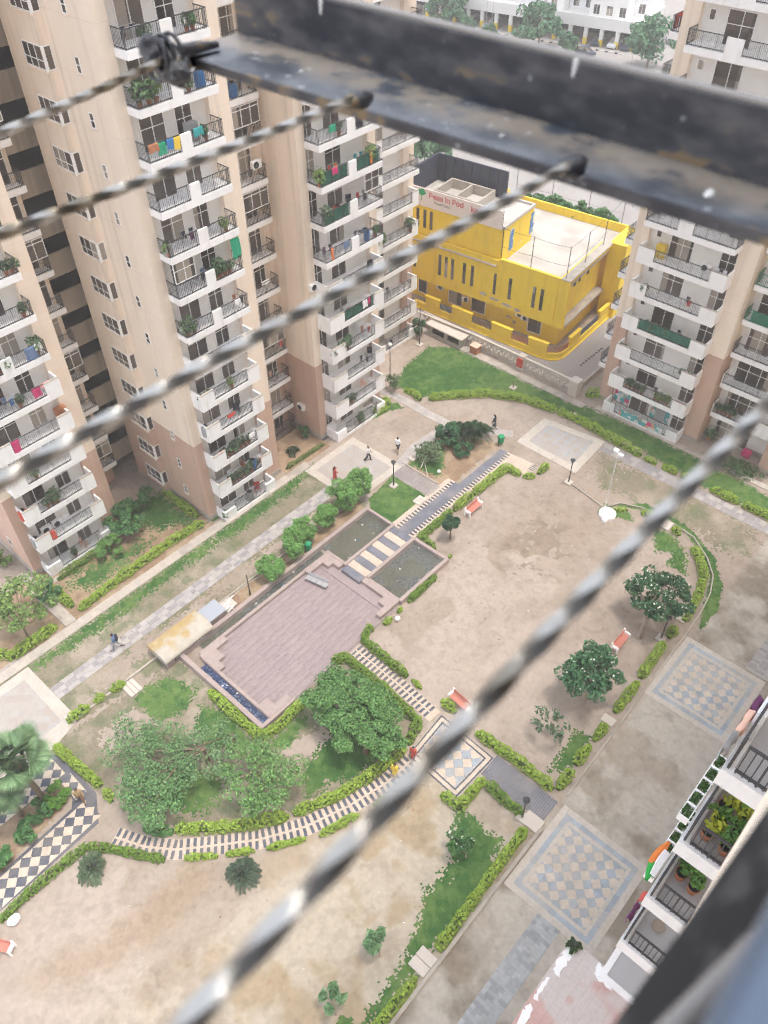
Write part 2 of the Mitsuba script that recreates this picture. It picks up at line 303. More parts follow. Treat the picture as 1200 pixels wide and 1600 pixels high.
def patch(pts, seed, amp, cell, z, holes=.0):
    """a ground patch whose edge crumbles: small cells kept where distance to the outline plus noise is positive"""
    P = shapely.make_valid(Polygon(pts)).buffer(.005); P = max(getattr(P, 'geoms', [P]), key=lambda g: g.area); x0, y0, x1, y1 = P.buffer(amp).bounds; nx, ny = int((x1 - x0) / cell) + 1, int((y1 - y0) / cell) + 1; rng = np.random.default_rng(seed)
    gx, gy = np.meshgrid(x0 + cell * np.arange(nx + 1), y0 + cell * np.arange(ny + 1), indexing='ij'); g = np.stack([gx, gy], -1) + rng.uniform(-.36, .36, (nx + 1, ny + 1, 2)) * cell
    c = np.stack([gx[:-1, :-1], gy[:-1, :-1]], -1) + cell / 2; pt = shapely.points(c.reshape(-1, 2)); d = shapely.distance(pt, P.exterior); ins = shapely.contains(P, pt); sd = np.where(ins, d, -d).reshape(nx, ny)
    q = np.concatenate([c, np.full((nx, ny, 1), seed * 3.7)], -1); n1 = meshkit.fbm(q * [.9, .9, 1], 3, seed) - .5; n2 = meshkit.fbm(q * [4.5, 4.5, 1], 2, seed + 3) - .5
    keep = (sd + amp * (2.2 * n1 + 1.5 * n2 + 1.5 * (rng.uniform(0, 1, (nx, ny)) - .5)) > 0) & ((n1 * .8 + n2 > -.62 + holes) | (sd > 99))
    ii, jj = np.nonzero(keep); w = ny + 1; a = ii * w + jj; f = np.vstack([np.c_[a, a + w, a + w + 1], np.c_[a, a + w + 1, a + 1]])
    v = np.c_[g.reshape(-1, 2), np.full((nx + 1) * (ny + 1), z)]; u, inv = np.unique(f, return_inverse=True); return v[u], inv.reshape(-1, 3), c[keep]
def verge(pts, seed, m='m_verge', z=.006, amp=.3):
    v, f, _ = patch(pts, seed, amp, .16, z); return struct('ground_patch', (v, f), m)
def lawn(pts, seed, label, amp=.35, z=.02, per=60, blobs=30):
    v, f, c = patch(pts, seed, amp, .11, z, .12); mb = MB().add(v, f); rng = np.random.default_rng(seed); n = int(len(c) * .011 * per)
    q = c[rng.integers(0, len(c), n)] + rng.uniform(-.07, .07, (n, 2)); a = rng.uniform(0, 6.28, n); h = rng.uniform(.03, .08, n); w = rng.uniform(.02, .05, n)
    b = np.c_[q, np.zeros(n)]; s = np.c_[np.cos(a), np.sin(a), np.zeros(n)] * w[:, None]; tip = b + np.c_[rng.normal(0, .03, (n, 2)), z + h]
    v = np.stack([b - s + [0, 0, z], b + s + [0, 0, z], tip], 1).reshape(-1, 3); mb.add(v, np.arange(3 * n).reshape(-1, 3))
    k = thing('lawn', label, 'grass', kind='stuff'); scene[k] = mikit.ply(mb.tm(), 'm_grass'); return k
verge([(-6, 42), (7, 42), (7.1, 35.6), (14, 34.6), (36, 34.8), (36.5, 42.3), (4, 42.4)], 1)
verge([(7.5, 43.1), (25.3, 43.1), (25.3, 49.4), (7.5, 49.4)], 2, 'm_soil')
verge([(4.8, 35.4), (15, 34.2), (15, 26.0), (23.5, 25.4), (22.8, 17.9), (18.4, 17.6), (11, 20.8), (6, 25.6), (5.1, 30)], 3, amp=.2)
verge([(33.7, 42.9), (39.3, 42.8), (39.3, 47.3), (33.7, 47.3)], 4, 'm_soil', amp=.1)
verge([(41.8, 36.4), (44, 36.7), (48, 35.8), (49.9, 31.2), (43, 31.2), (41.8, 32)], 5, 'm_soil', amp=.1)
verge([(51.4, 8), (55.0, 8), (55.0, 17), (55, 23.9), (51.5, 22)], 6, amp=.9)
verge([(-4, 29.9), (3.8, 31), (3.9, 33), (-4, 32.8)], 7, 'm_soil', amp=.05)
verge([(3, 43.4), (9, 43.6), (10, 48.8), (2, 49)], 8, 'm_soil', amp=.1)
verge([(28.6, 34.8), (35.2, 34.8), (35.4, 36.1), (20.5, 36.1), (20.5, 34.8)], 9, 'm_soil', z=.012, amp=.12)
verge([(7.4, 33.6), (10.4, 33.4), (11.6, 31.4), (9, 30.6), (7, 32)], 12, 'm_dirt', .012, .6); verge([(14.8, 23.6), (18.2, 23.2), (19, 21.4), (16.6, 20.8), (14.6, 22.4)], 13, 'm_dirt', .012, .5); verge([(8.4, 36.4), (19, 36.9), (33, 36.9), (34, 37.8), (12, 37.8)], 14, 'm_dirt', .012, .5)
# lawns
lawn([(50.3, 45.0), (54.5, 46.2), (57.8, 46.6), (59.3, 44.0), (59.35, 29.2), (60.0, 27.5), (60.1, 19), (59.6, 8), (57.3, 8.5), (57.0, 14.1), (57.5, 18), (57.7, 23.5), (57.9, 28.5), (57, 33.6), (55.2, 36.8), (52.3, 39.5), (50.0, 41.5)], 1, 'wide green lawn between the curved hedge and the boundary wall walk')
lawn([(39.4, 35.8), (40.0, 35.9), (40.0, 31.8), (36.0, 31.9), (35.5, 32), (35.4, 34.4), (36.3, 35.4)], 2, 'small square lawn between the pool and the dark slab walk', amp=.08)
lawn([(11, 34.4), (13.4, 33.8), (14.3, 31.6), (12.3, 30.6), (10.9, 31.4), (10.6, 33.5)], 3, 'dark grass patch west of the terrace channel', .3)
lawn([(13.6, 30.4), (14.4, 28.5), (14.1, 24.4), (17.3, 24.6), (18.5, 23.9), (15.6, 23.3), (14.2, 24.4), (13.0, 25.8), (11.6, 26.8), (12.2, 29.2)], 4, 'grass beside the terrace corner hedge', .3)
lawn([(8.0, 28.4), (10.2, 27.2), (11.2, 24.6), (9.2, 24.0), (7.6, 25.4), (6.6, 27.0)], 62, 'shaded grass under the feathery spreading tree', .6)
lawn([(14.8, 21.2), (19.5, 22.4), (21.6, 20.6), (20.6, 18.2), (17.2, 18.6), (14, 20)], 63, 'shaded grass under the broad dark tree', .5)
lawn([(10.4, 22.6), (12.0, 22.6), (12.4, 21.2), (11.2, 21.6)], 64, 'small shaded grass patch near the curved hedge', .3)
lawn([(49.6, 19.3), (51.8, 17.2), (51.9, 14.5), (51.2, 12.0), (49.8, 9.8), (47.5, 8.0), (45.0, 7.3), (42.4, 7.4), (44.5, 8.2), (47.6, 9.1), (49.6, 10.8), (50.9, 13), (51.2, 15), (50.9, 17.0)], 5, 'crescent of grass outside the curved east hedge', .12)
lawn([(47.2, 13.8), (49.8, 15.6), (50.0, 13.9), (48.8, 11.8), (46.8, 10.9), (46.9, 12.3), (48.2, 12.8)], 6, 'thin grass patch inside the curved east hedge', .3)
lawn([(48.4, 19.6), (49.3, 19.8), (49.9, 17.6), (49.3, 16.9), (48.6, 18)], 60, 'grass tuft strip beside the floodlight pole', .2)
lawn([(19.9, 12.3), (19.9, 9.1), (18.2, 8.3), (12.8, 8.2), (8, 8.2), (5, 8.1), (5, 8.7), (10.3, 9), (12.6, 9.6), (14.6, 10.5), (16.9, 10.7)], 7, 'long dark lawn along the straight lime hedge', .35, blobs=60)
lawn([(6, 9.7), (6.6, 9.8), (6.9, 9.2), (6.2, 8.9)], 61, 'small oval of grass under a sapling', .06)
lawn([(7.6, 42.1), (36, 42.1), (33.5, 41.3), (27, 40.9), (21, 41.2), (12, 41.0), (7.6, 41.5)], 8, 'narrow grass strip along the concrete garden walk', .5)
lawn([(46.6, 44.2), (48.1, 42.6), (48.0, 41.6), (46.6, 42.3), (44.6, 42.6), (44.2, 43.4)], 9, 'grass edge under the short lime hedge near the tower', .12)
lawn([(41.9, 35.8), (43.9, 36.4), (46, 36), (45.8, 34.8), (43, 32.6), (42.3, 32.8)], 10, 'weedy grass in the palm bed', .3)
lawn([(13.2, 46.4), (15, 47.3), (18.4, 46.6), (20.5, 45.6), (18, 44.9), (14.8, 44.9)], 11, 'weedy grass in the fenced garden before the laundry tower', .9)
lawn([(27.6, 9.7), (29.3, 9.6), (29.6, 8.6), (26.5, 8.5), (25.6, 9.4)], 12, 'grass shade around the thin sapling by the east hedge', .3)
lawn([(25.6, 43.5), (26.2, 43.4), (26.1, 48.4), (25.6, 48.6)], 14, 'narrow planting strip under the corner-window wall', .06)
lawn([(20.2, 50.2), (25, 49.8), (24.6, 43.6), (21, 47.6)], 15, 'green weeds between the two towers', .8)
# walks
def slabs(name, x0, x1, y0, y1, nx, ny, z, ms, gap=.012, rng=random.Random(3), t=.08, jit=0.0):
    k = key_for(name); labels[k] = {'kind': 'structure'}; scene[k] = mikit.ply(bx(x0, x1, y0, y1, -.3, z - t * .25), 'm_kerb')
    dx, dy = (x1 - x0) / nx, (y1 - y0) / ny
    for i in range(nx):
        off = (dy / 2 if jit and i % 2 else 0)
        for j in range(ny + (1 if off else 0)):
            a, b = max(y0, y0 + j * dy - off), min(y1, y0 + (j + 1) * dy - off)
            part(k, 'paver', shared(('pv', round(dx, 3), round(b - a, 3), t), lambda: cbox(0, dx - gap, 0, b - a - gap, 0, t, .008), ms(i, j) if callable(ms) else ms[rng.randrange(len(ms))]), tw=T().translate([x0 + i * dx + gap / 2, a + gap / 2, z - t + rng.uniform(-.004, .004)]))
    return k
slabs('garden_walk', 2, 36, 42.25, 43.1, 28, 1, .09, ['m_kerb', 'm_concrete', 'm_kerb'], .02)
slabs('paver_path', 7.25, 35.2, 38.05, 39.3, 62, 3, .05, lambda i, j: ['m_paver_a', 'm_paver_b', 'm_paver_c'][(0 if (i // 2 + (j == 1)) % 2 else 1) if (i * 7 + j * 3) % 5 else 2])
slabs('lane_paving', 7.5, 17.9, 3.45, 4.95, 44, 3, .03, ['m_paver_g', 'm_paver_h', 'm_paver_g', 'm_paver_g'], .012, jit=1)
slabs('slab_walk', 40.0, 41.7, 31.75, 36.0, 1, 24, .05, ['m_slab_dark', 'm_slab_dark', 'm_slab_dark'], .03)
slabs('court_walk', 22.5, 24.25, 7.8, 12.6, 1, 30, .05, ['m_slate_light'], .02)
slabs('side_walk', 11.2, 11.95, 43.15, 50.5, 1, 9, .08, ['m_kerb', 'm_concrete'], .02)
slabs('lawn_walk', 59.35, 60.15, 28.5, 50.0, 1, 26, .08, ['m_kerb', 'm_concrete', 'm_concrete'], .03)
slabs('north_walk', 55.2, 56.5, 6, 24.0, 2, 44, .04, ['m_paver_b', 'm_paver_a', 'm_paver_b'], .02)
slabs('plaza_walk', 41.6, 47, 1.0, 3.4, 22, 4, .03, ['m_paver_a', 'm_paver_b', 'm_paver_a'], .02)
slabs('tower_kerb', 12.9, 19.2, 47.6, 48.1, 7, 1, .05, ['m_kerb'], .02)
slabs('front_kerb', 60.2, 60.8, 8.0, 27.5, 1, 16, .09, ['m_concrete', 'm_kerb'], .03)
def arcpath(name, pts, w, step, ms, z=.04):
    L = LineString(pts); n = int(L.length / step); k = key_for(name); labels[k] = {'kind': 'structure'}
    scene[k] = mikit.ply(prism(L.buffer(w / 2, cap_style=2), -.3, z - .02), 'm_kerb'); rng = random.Random(5)
    for i in range(n):
        a, b = L.interpolate(i * step), L.interpolate(i * step + step * .96); d = unit(np.array([b.x - a.x, b.y - a.y])); nn = np.array([-d[1], d[0]])
        for s in (-1, 0):
            e = (rng.uniform(-.1, .1)) * 0; q0, q1 = nn * (w / 2 * s + .01), nn * (w / 2 * (s + 1) - .01)
            part(k, 'paver', prism([(a.x + q0[0], a.y + q0[1]), (b.x + q0[0], b.y + q0[1]), (b.x + q1[0], b.y + q1[1]), (a.x + q1[0], a.y + q1[1])], z - .05, z), ms[rng.randrange(len(ms))])
    return L
arcpath('garden_path', [(41.4, 36.3), (44.5, 36.9), (47.0, 36.7), (49.2, 35.4), (50.9, 32.6), (51.8, 31.2)], 1.0, .5, ['m_paver_a', 'm_paver_c', 'm_paver_a'])
arcpath('garden_path', [(48.6, 46.5), (48.9, 42), (48.8, 39), (48.9, 36.3)], 1.0, .5, ['m_paver_a', 'm_paver_c', 'm_paver_a'])
struct('path_edge', prism(LineString([(39.2, 44.3), (44.5, 43.95)]).buffer(.35, cap_style=2), -.2, .06), 'm_slate')
# diagonal tile floors: every tile its own piece
def tiles45(parent, poly, s, m0, m1, z, ox=None, oy=None, t=.05, F=None):
    poly = Polygon(poly) if not isinstance(poly, Polygon) else poly; ox, oy = (ox, oy) if ox is not None else (poly.centroid.x, poly.centroid.y); F = F or T(); x0, y0, x1, y1 = poly.bounds; R = int((x1 - x0 + y1 - y0) / s) + 3; q = s / math.sqrt(2)
    for i in range(-R, R):
        for j in range(-R, R):
            c = np.array([ox + (i + j) * q, oy + (i - j) * q])
            if not (x0 - s < c[0] < x1 + s and y0 - s < c[1] < y1 + s): continue
            g = s * .985 / math.sqrt(2); sq = Polygon([(c[0] + g, c[1]), (c[0], c[1] + g), (c[0] - g, c[1]), (c[0], c[1] - g)])
            m = m0 if (i + j) % 2 == 0 else m1; w = sq.intersection(poly)
            if w.is_empty or w.area < .02 * s * s: continue
            if w.area > .96 * sq.area: part(parent, 'tile', shared(('t45', s, t), lambda: trimesh.convex.convex_hull(np.array([[a * k, b * k, zz] for zz, k in ((0, 1), (t - .006, 1), (t, .985)) for a, b in ((g, 0), (0, g), (-g, 0), (0, -g))])), m), tw=F @ T().translate([c[0], c[1], z - t]))
            elif w.geom_type == 'Polygon': part(parent, 'tile', prism(w, z - t, z), m, tw=F)
def plaza(x0, x1, y0, y1, label=None, s=.52):
    k = struct('plaza', bx(x0, x1, y0, y1, -.3, .03), 'm_pad', label); m = [.42, .32, .25]
    part(k, 'border', prism(sbox(x0 + .42, y0 + .42, x1 - .42, y1 - .42).difference(sbox(x0 + .74, y0 + .74, x1 - .74, y1 - .74)), 0, .036), 'm_tile_blue')
    tiles45(k, sbox(x0 + .98, y0 + .98, x1 - .98, y1 - .98), s, 'm_tile_blue', 'm_tile_peach', .042, (x0 + x1) / 2, (y0 + y1) / 2); return k
plaza(17.9, 24.4, 1.45, 7.4); plaza(35.0, 41.4, 1.8, 7.85)
padfade('m_pad_nw', .35); padfade('m_pad_far', .75); padfade('m_pad_w', .3)
k = struct('tiled_pad', bx(35.15, 41.45, 36.0, 42.2, -.3, .04), 'm_pad'); part(k, 'centre', bx(35.9, 40.7, 36.7, 41.5, 0, .05), 'm_pad_nw')
k = struct('tiled_pad', prism([(51.1, 30.3), (55.7, 30.3), (56.6, 24.1), (51.0, 23.8)], -.3, .04), 'm_pad'); part(k, 'centre', prism([(51.9, 29.5), (55, 29.5), (55.8, 24.9), (51.8, 24.6)], 0, .05), 'm_pad_far')
k = struct('tiled_pad', prism([(-1, 42.1), (7.2, 42.1), (7.25, 35.7), (4.8, 34.95), (-1, 34.9)], -.3, .04), 'm_pad'); part(k, 'centre', prism([(-.5, 41.3), (6.4, 41.3), (6.4, 36.4), (-.5, 36.2)], 0, .05), 'm_pad_w')
struct('pavement', prism([(-4, 43.2), (8.6, 43.2), (3.2, 43.4), (2, 50), (-4, 50)], -.3, .03), 'm_paver_a')
# U-shaped checker path
U_out = Polygon([(-6, 28.15), (3.95, 28.4), (5.0, 30.2), (4.95, 32.6), (4.65, 34.75), (-6, 34.5)]); U_in = Polygon([(-6, 29.9), (3.35, 30.45), (3.75, 31.0), (3.85, 32.75), (-6, 32.8)])
k = struct('checker_path', prism(U_out.difference(U_in), -.3, .03), 'm_slate')
tiles45(k, sbox(-1.2, -.8, 6.7, .8), .566, 'm_tile_cream', 'm_slate', .04, 0, 0, F=T().translate([-2.4, 29.1, 0]).rotate([0, 0, 1], 3.3))
tiles45(k, sbox(3.85, 30.75, 4.65, 32.6), .566, 'm_slate', 'm_tile_cream', .04)
tiles45(k, sbox(-.6, -.8, 5.6, .8), .566, 'm_tile_cream', 'm_slate', .04, 0, 0, F=T().translate([-1.2, 33.55, 0]).rotate([0, 0, 1], 1.2))
# diamond court at the path junction
Dp = [(24.15, 17.25), (23.95, 12.65), (20.15, 12.8), (20.35, 17.0)]
k = struct('checker_court', prism(Dp, -.3, .03), 'm_slate'); P = Polygon(Dp)
part(k, 'border', prism(P.buffer(-.10, join_style=2).difference(P.buffer(-.34, join_style=2)), 0, .036), 'm_tile_cream'); part(k, 'border', prism(P.buffer(-.46, join_style=2).difference(P.buffer(-.50, join_style=2)), 0, .036), 'm_tile_cream')
tiles45(k, P.buffer(-.5, join_style=2), .60, 'm_tile_blue', 'm_tile_cream', .042, 22.1, 15)
# ladder paths: a pale path with dark cross bars in two rows
def ladder(pts, w, step=.42, pale='m_pad_cream', z=.03, rows=((-.96, -.12), (.12, .96)), n0=0):
    L = LineString(pts); k = struct('ladder_path', prism(L.buffer(w / 2, cap_style=2), -.3, z), pale); n = int(L.length / step)
    for i in range(n):
        a = L.interpolate(i * step + .05); b = L.interpolate(i * step + .05 + step * .48); d = unit(np.array([b.x - a.x, b.y - a.y])); nn = np.array([-d[1], d[0]]) * w / 2
        for (u, v) in rows:
            part(k, 'bar', prism([(a.x + nn[0] * u, a.y + nn[1] * u), (b.x + nn[0] * u, b.y + nn[1] * u), (b.x + nn[0] * v, b.y + nn[1] * v), (a.x + nn[0] * v, a.y + nn[1] * v)], z - .03, z + .012), 'm_slate')
    return k
ladder([(4.1, 26.9), (5.0, 25.0), (6.2, 23.4), (8.0, 21.8), (10.0, 20.1), (12.4, 18.6), (15.2, 17.5), (18.0, 16.75), (20.3, 16.6)], 1.25)
ladder([(24.15, 25.4), (24.0, 21), (23.75, 17.5)], 1.1, .40)
# walk from the terrace to the pink pad
k = struct('terrace_walk', bx(35.1, 43.0, 29.45, 31.95, -.3, .05), 'm_pad_cream'); part(k, 'centre', bx(35.1, 43, 30.05, 31.1, 0, .058), 'm_slate_light')
for i in range(21):
    for a, b in ((31.1, 31.5), (29.65, 30.05)): part(k, 'bar', shared(('bar', 1), lambda: bx(0, .19, 0, .4, 0, .06), 'm_slate'), tw=T().translate([35.2 + i * .37, a, 0]))
k = struct('terrace_walk', bx(43.0, 49.35, 29.3, 30.75, -.3, .05), 'm_pad_cream'); part(k, 'centre', bx(43, 49.3, 30.0, 30.75, 0, .058), 'm_slate_light')
for i in range(17): part(k, 'bar', shared(('bar', 1), None, 'm_slate'), tw=T().translate([43.0 + i * .37, 29.6, 0]))
k = struct('pink_pad', prism([(47.8, 29.3), (49.4, 29.3), (49.65, 26.7), (48.6, 26.7), (47.85, 27.2)], -.3, .05), 'm_pad_cream')
for i in range(4): part(k, 'bar', bx(48.7 + i * .24, 48.82 + i * .24, 26.75, 27.3, 0, .06), 'm_slate')
# ------------------------------------------------------------------ sunken terrace with pools
tone('m_mauve_c', (.33, .268, .27), .06, .10)
k = thing('terrace', 'mauve stone terrace with a ribbed floor, corner blocks and a narrow water channel', 'terrace'); labels[k]['kind'] = 'structure'
FZ = .10
for i in range(8):                                       # ribbed floor: stone strips laid along the terrace, each proud of its joint
    for j in range(37):
        part(k, 'plank', shared(('plk', (i + j) % 3), lambda: bx(0, 1.468, 0, .186, 0, .10 + .005 * ((i + j) % 3)), ('m_mauve', 'm_mauve_b', 'm_mauve_c')[(i * 2 + j) % 3]), tw=T().translate([16.15 + i * 1.475, 25.7 + j * .2055, FZ - .09 + (.012 if j % 2 else 0)]))
part(k, 'floor', bx(16.1, 29.2, 25.6, 33.45, -.3, .035), 'm_mauve_b'); part(k, 'floor', bx(28.0, 29.35, 26.1, 33.4, 0, FZ + .01), 'm_mauve')
def wall(x0, x1, y0, y1, z1=.5, m='m_mauve_wall', nm='wall'): part(k, nm, cbox(x0, x1, y0, y1, -.3, z1, .025), m)
wall(15.0, 15.35, 25.45, 34.65); wall(15.35, 35.2, 34.3, 34.65); wall(15.35, 18.2, 25.45, 25.75, .42); wall(15.95, 16.2, 25.75, 33.1, .40); wall(16.2, 27.5, 33.35, 33.62, .34)
for L_ in ([(16.0, 33.3), (18.3, 33.3), (18.3, 32.85), (17.2, 32.85), (17.2, 31.9), (16.65, 31.9), (16.65, 31.2), (16.0, 31.2)],
           [(26.7, 33.5), (29.25, 33.5), (29.25, 31.6), (28.75, 31.6), (28.75, 32.3), (28.25, 32.3), (28.25, 32.95), (26.7, 32.95)],
           [(29.45, 29.3), (29.45, 25.8), (27.3, 25.8), (27.3, 26.3), (28.3, 26.3), (28.3, 26.95), (28.95, 26.95), (28.95, 29.3)],
           [(16.0, 25.7), (18.0, 25.7), (18.0, 26.2), (16.9, 26.2), (16.9, 27.0), (16.0, 27.0)]):
    part(k, 'corner_block', prism(Polygon(L_).buffer(-.02).buffer(.02), 0, .46), 'm_mauve_wall')
wall(29.25, 29.5, 31.35, 33.6, .5); wall(29.5, 35.2, 31.35, 31.62, .52); wall(35.0, 35.25, 31.62, 34.3, .5)
wall(29.5, 35.2, 29.05, 29.35, .52); wall(35.0, 35.3, 25.9, 29.05, .5); wall(29.45, 35.3, 25.6, 25.9, .5); wall(29.45, 29.6, 25.9, 29.05, .48)
for i in range(9):
    x0 = 28.75 + i * .71; part(k, 'step', cbox(x0, x0 + .69, 29.37, 31.33, 0, .42, .015), 'm_pad_cream' if i % 2 else 'm_slate_light')
def pool(name, x0, x1, y0, y1, zb, zw, m):
    b = struct('pool_floor', bx(x0, x1, y0, y1, -.3, zb), m); struct('water', bx(x0 + .002, x1 - .002, y0 + .002, y1 - .002, zb - .05, zw), 'm_water')
pool('p', 29.52, 35.0, 31.63, 34.29, .04, .16, 'm_mosaic'); pool('p', 29.62, 35.0, 25.91, 29.04, .04, .2, 'm_mosaic')
pool('p', 15.36, 15.94, 25.8, 32.6, .02, .14, 'm_mosaic_blue'); pool('p', 16.7, 29.24, 33.63, 34.29, .02, .12, 'm_mosaic')
rng = random.Random(9)
for i in range(26):
    x, y = [(rng.uniform(29.7, 34.8), rng.uniform(31.8, 34.1)), (rng.uniform(29.8, 34.8), rng.uniform(26.1, 28.9)), (rng.uniform(17, 29), rng.uniform(33.7, 34.2)), (rng.uniform(15.4, 15.9), rng.uniform(26, 32))][i % 4]
    s = rng.uniform(.05, .13); z = (.16, .2, .12, .14)[i % 4]
    scene[key_for('litter_scrap')] = mikit.ply(trimesh.convex.convex_hull(np.array([[x + rng.uniform(-s, s), y + rng.uniform(-s, s), z + rng.uniform(-.02, .04)] for _ in range(9)])), rng.choice(['m_whitecloth', 'm_whitecloth', 'm_stone', 'm_blue']))
for q, kk in enumerate([k_ for k_ in scene if k_.startswith('litter_scrap')]): labels[kk] = {'label': 'small pale scrap of litter floating in the stone pools and channel', 'category': 'litter', 'group': 'litter floating in the pools'}
# kerbs and slabs
def kerb(pts, w=.12, h=.12, m='m_kerb', name='kerb'): return struct(name, prism(LineString(pts).buffer(w / 2, cap_style=2), -.2, h), m)
kerb([(3, 7.45), (22.0, 7.6)], .2, .22, 'm_concrete'); kerb([(25, 7.6), (35.0, 7.85), (41.5, 8.0), (44.2, 8.15), (46.2, 8.45), (48.0, 9.1), (49.4, 10.3), (50.8, 12.2), (51.2, 15), (51.0, 17.2), (50.3, 18.8), (48.9, 19.6), (49.6, 23.4)], .10, .16, 'm_concrete')
kerb([(7.3, 35.75), (14.0, 35.75)], .14, .16); kerb([(18.9, 36.2), (34.8, 36.25)], .1, .14); kerb([(11.1, 43.1), (11.1, 48.5)], .14, .18); kerb([(41.8, 32.2), (41.85, 36.3)], .12, .12); kerb([(45.4, 44.6), (47.8, 44.2)], .3, .25, 'm_concrete')
for i, (x, y, w, d, lab, n) in enumerate([(39.1, 31.95, 1.0, .8, 'white concrete cover slab beside the terrace walk', 3), (11.5, 8.2, 1.3, 1.1, 'broken pale cover slab between lime hedges', 2), (50.6, 14.6, 1.1, .9, 'concrete cover slab in the curved hedge gap', 1),
        (42.8, 9.0, 1.2, .8, 'concrete cover slab at the corner of the far checker plaza', 1), (22.1, 8.25, 1.0, 1.2, 'cover slab beside the slate walk corner', 1), (20.6, 35.6, 1.1, 1.0, 'twin cover slabs by the terrace channel', 2),
        (28.6, 35.05, 1.1, .8, 'brown stone cover slab among the clipped bushes', 1), (11.2, 34.95, 1.0, 1.3, 'pale cover slab west of the barrel-roofed shed', 3), (31.4, 8.5, .7, .9, 'small cover slab in the east hedge', 1), (43.0, 36.0, .9, .7, 'cover slab by the palm bed', 2)]):
    k = thing('cover_slab', lab, 'slab')
    for j in range(n): part(k, 'plank', cbox(x - w / 2 + j * w / n, x - w / 2 + (j + 1) * w / n - .03, y - d / 2, y + d / 2, 0, .16, .015), 'm_stone' if i != 6 else 'm_soil')
# ------------------------------------------------------------------ hedges
hedge([(5.0, 35.0), (5.25, 32.4), (5.45, 30.3)], .75, .7, 'lime hedge along the east side of the checkered path bend', 1, dens=230)
hedge([(5.5, 29.9), (5.3, 28.9)], .8, .7, 'short lime hedge end where checkered and ladder paths meet', 2)
hedge([(-3.2, 27.6), (-1, 27.75), (1.5, 27.7), (2.6, 27.6), (3.4, 26.6), (4.2, 25.2), (5.3, 23.4)], .62, .6, 'green hedge along the lower side of the checkered path', 3, (.10, .19, .03), (.19, .30, .05))
for i, (p, l) in enumerate([([(6.2, 22.6), (7.6, 21.2)], 'first low hedge clump below the curved ladder path'), ([(8.0, 20.9), (9.3, 19.8)], 'second low hedge clump below the curved ladder path'), ([(9.9, 19.3), (11.9, 18.0)], 'third low hedge clump below the curved ladder path'), ([(12.6, 17.5), (15.2, 16.6)], 'long low hedge clump below the curved ladder path'), ([(16.3, 16.3), (18.9, 15.7)], 'last low hedge clump before the checker court')]):
    hedge(p, .5, .5, l, 10 + i, dens=210)
hedge([(5.6, 25.9), (6.7, 24.4)], .8, .7, 'dark green hedge start on the tree side of the curved path', 16, MID, MID2)
hedge([(6.9, 24.4), (8.3, 22.9), (10.0, 21.3), (12.2, 19.8)], .85, .8, 'lime hedge on the tree side of the curved ladder path', 17)
hedge([(12.5, 19.7), (15, 18.5), (17.8, 17.75), (20.6, 17.5)], .85, .8, 'bright hedge continuing under the trees beside the curved path', 18)
hedge([(20.9, 17.5), (22.6, 18.0), (22.95, 21.5), (23.1, 25.3), (22.2, 25.9)], .8, .8, 'leafy hedge round the big tree beside the straight ladder path', 19, (.11, .20, .03), (.21, .33, .05))
hedge([(14.65, 30.6), (14.6, 27.5), (14.7, 25.1), (16, 24.9), (18.6, 25.0)], .8, .7, 'lime hedge wrapped round the terrace corner', 20, dens=230)
hedge([(26.4, 25.9), (25.1, 25.6), (24.95, 23.5), (24.85, 21.0)], .75, .7, 'green hedge on the court side of the straight ladder path', 21, (.11, .20, .03), (.21, .33, .05))
hedge([(24.9, 20.6), (24.8, 19.6)], .4, .4, 'tiny hedge tuft on the court side of the ladder path', 22); hedge([(25.0, 17.9), (24.9, 16.6)], .8, .7, 'hedge clump beside the red bench near the checker court', 23)
hedge([(27.2, 25.3), (28.0, 25.3)], .6, .6, 'first small hedge ball under the lower pool wall', 24); hedge([(28.7, 25.3), (29.2, 25.3)], .6, .65, 'second small hedge ball under the lower pool wall', 25); hedge([(30.0, 25.35), (33.4, 25.4)], .6, .6, 'hedge row under the lower pool wall', 26, (.10, .19, .03), (.19, .30, .05)); hedge([(35.6, 25.9), (36, 25.9)], .5, .5, 'last hedge tuft at the lower pool corner', 27)
hedge([(35.6, 27.3), (35.7, 29.0), (37.2, 29.0), (39.8, 29.0)], .75, .7, 'green hedge round the lower pool and walk corner', 28, (.11, .20, .03), (.21, .33, .05)); hedge([(40.1, 28.95), (42.6, 28.95)], .8, .7, 'lime hedge behind the red bench', 29); hedge([(42.8, 28.9), (47.3, 28.8), (47.5, 27.3)], .9, .75, 'lime hedge turning the corner at the pink pad', 30); hedge([(47.5, 27.0), (48.2, 26.2)], .7, .6, 'hedge stub below the pink pad', 31); hedge([(48.7, 26.2), (50.2, 26.2)], .7, .6, 'lime hedge tuft east of the pink pad', 32)
hedge([(24.6, 14.6), (24.75, 11.5), (24.7, 8.5)], .85, .8, 'lime hedge between the big bare court and the slate walk', 33)
hedge([(19.7, 13.6), (19.7, 12.2), (22.3, 12.2)], .75, .7, 'lime hedge round the corner of the checker court', 34); hedge([(22.2, 12.0), (22.0, 10.2), (22.1, 9.0)], .8, .7, 'hedge running down beside the slate walk', 35, (.09, .18, .03), (.20, .32, .05))
hedge([(12.5, 8.0), (15.5, 8.1), (18.5, 8.25), (21.4, 8.3)], .75, .7, 'long lime hedge lining the dark lawn and kerb wall', 36, dens=210); hedge([(5.5, 7.95), (8.2, 7.95), (10.6, 7.95)], .7, .65, 'lime hedge at the lower end of the kerb wall', 37)
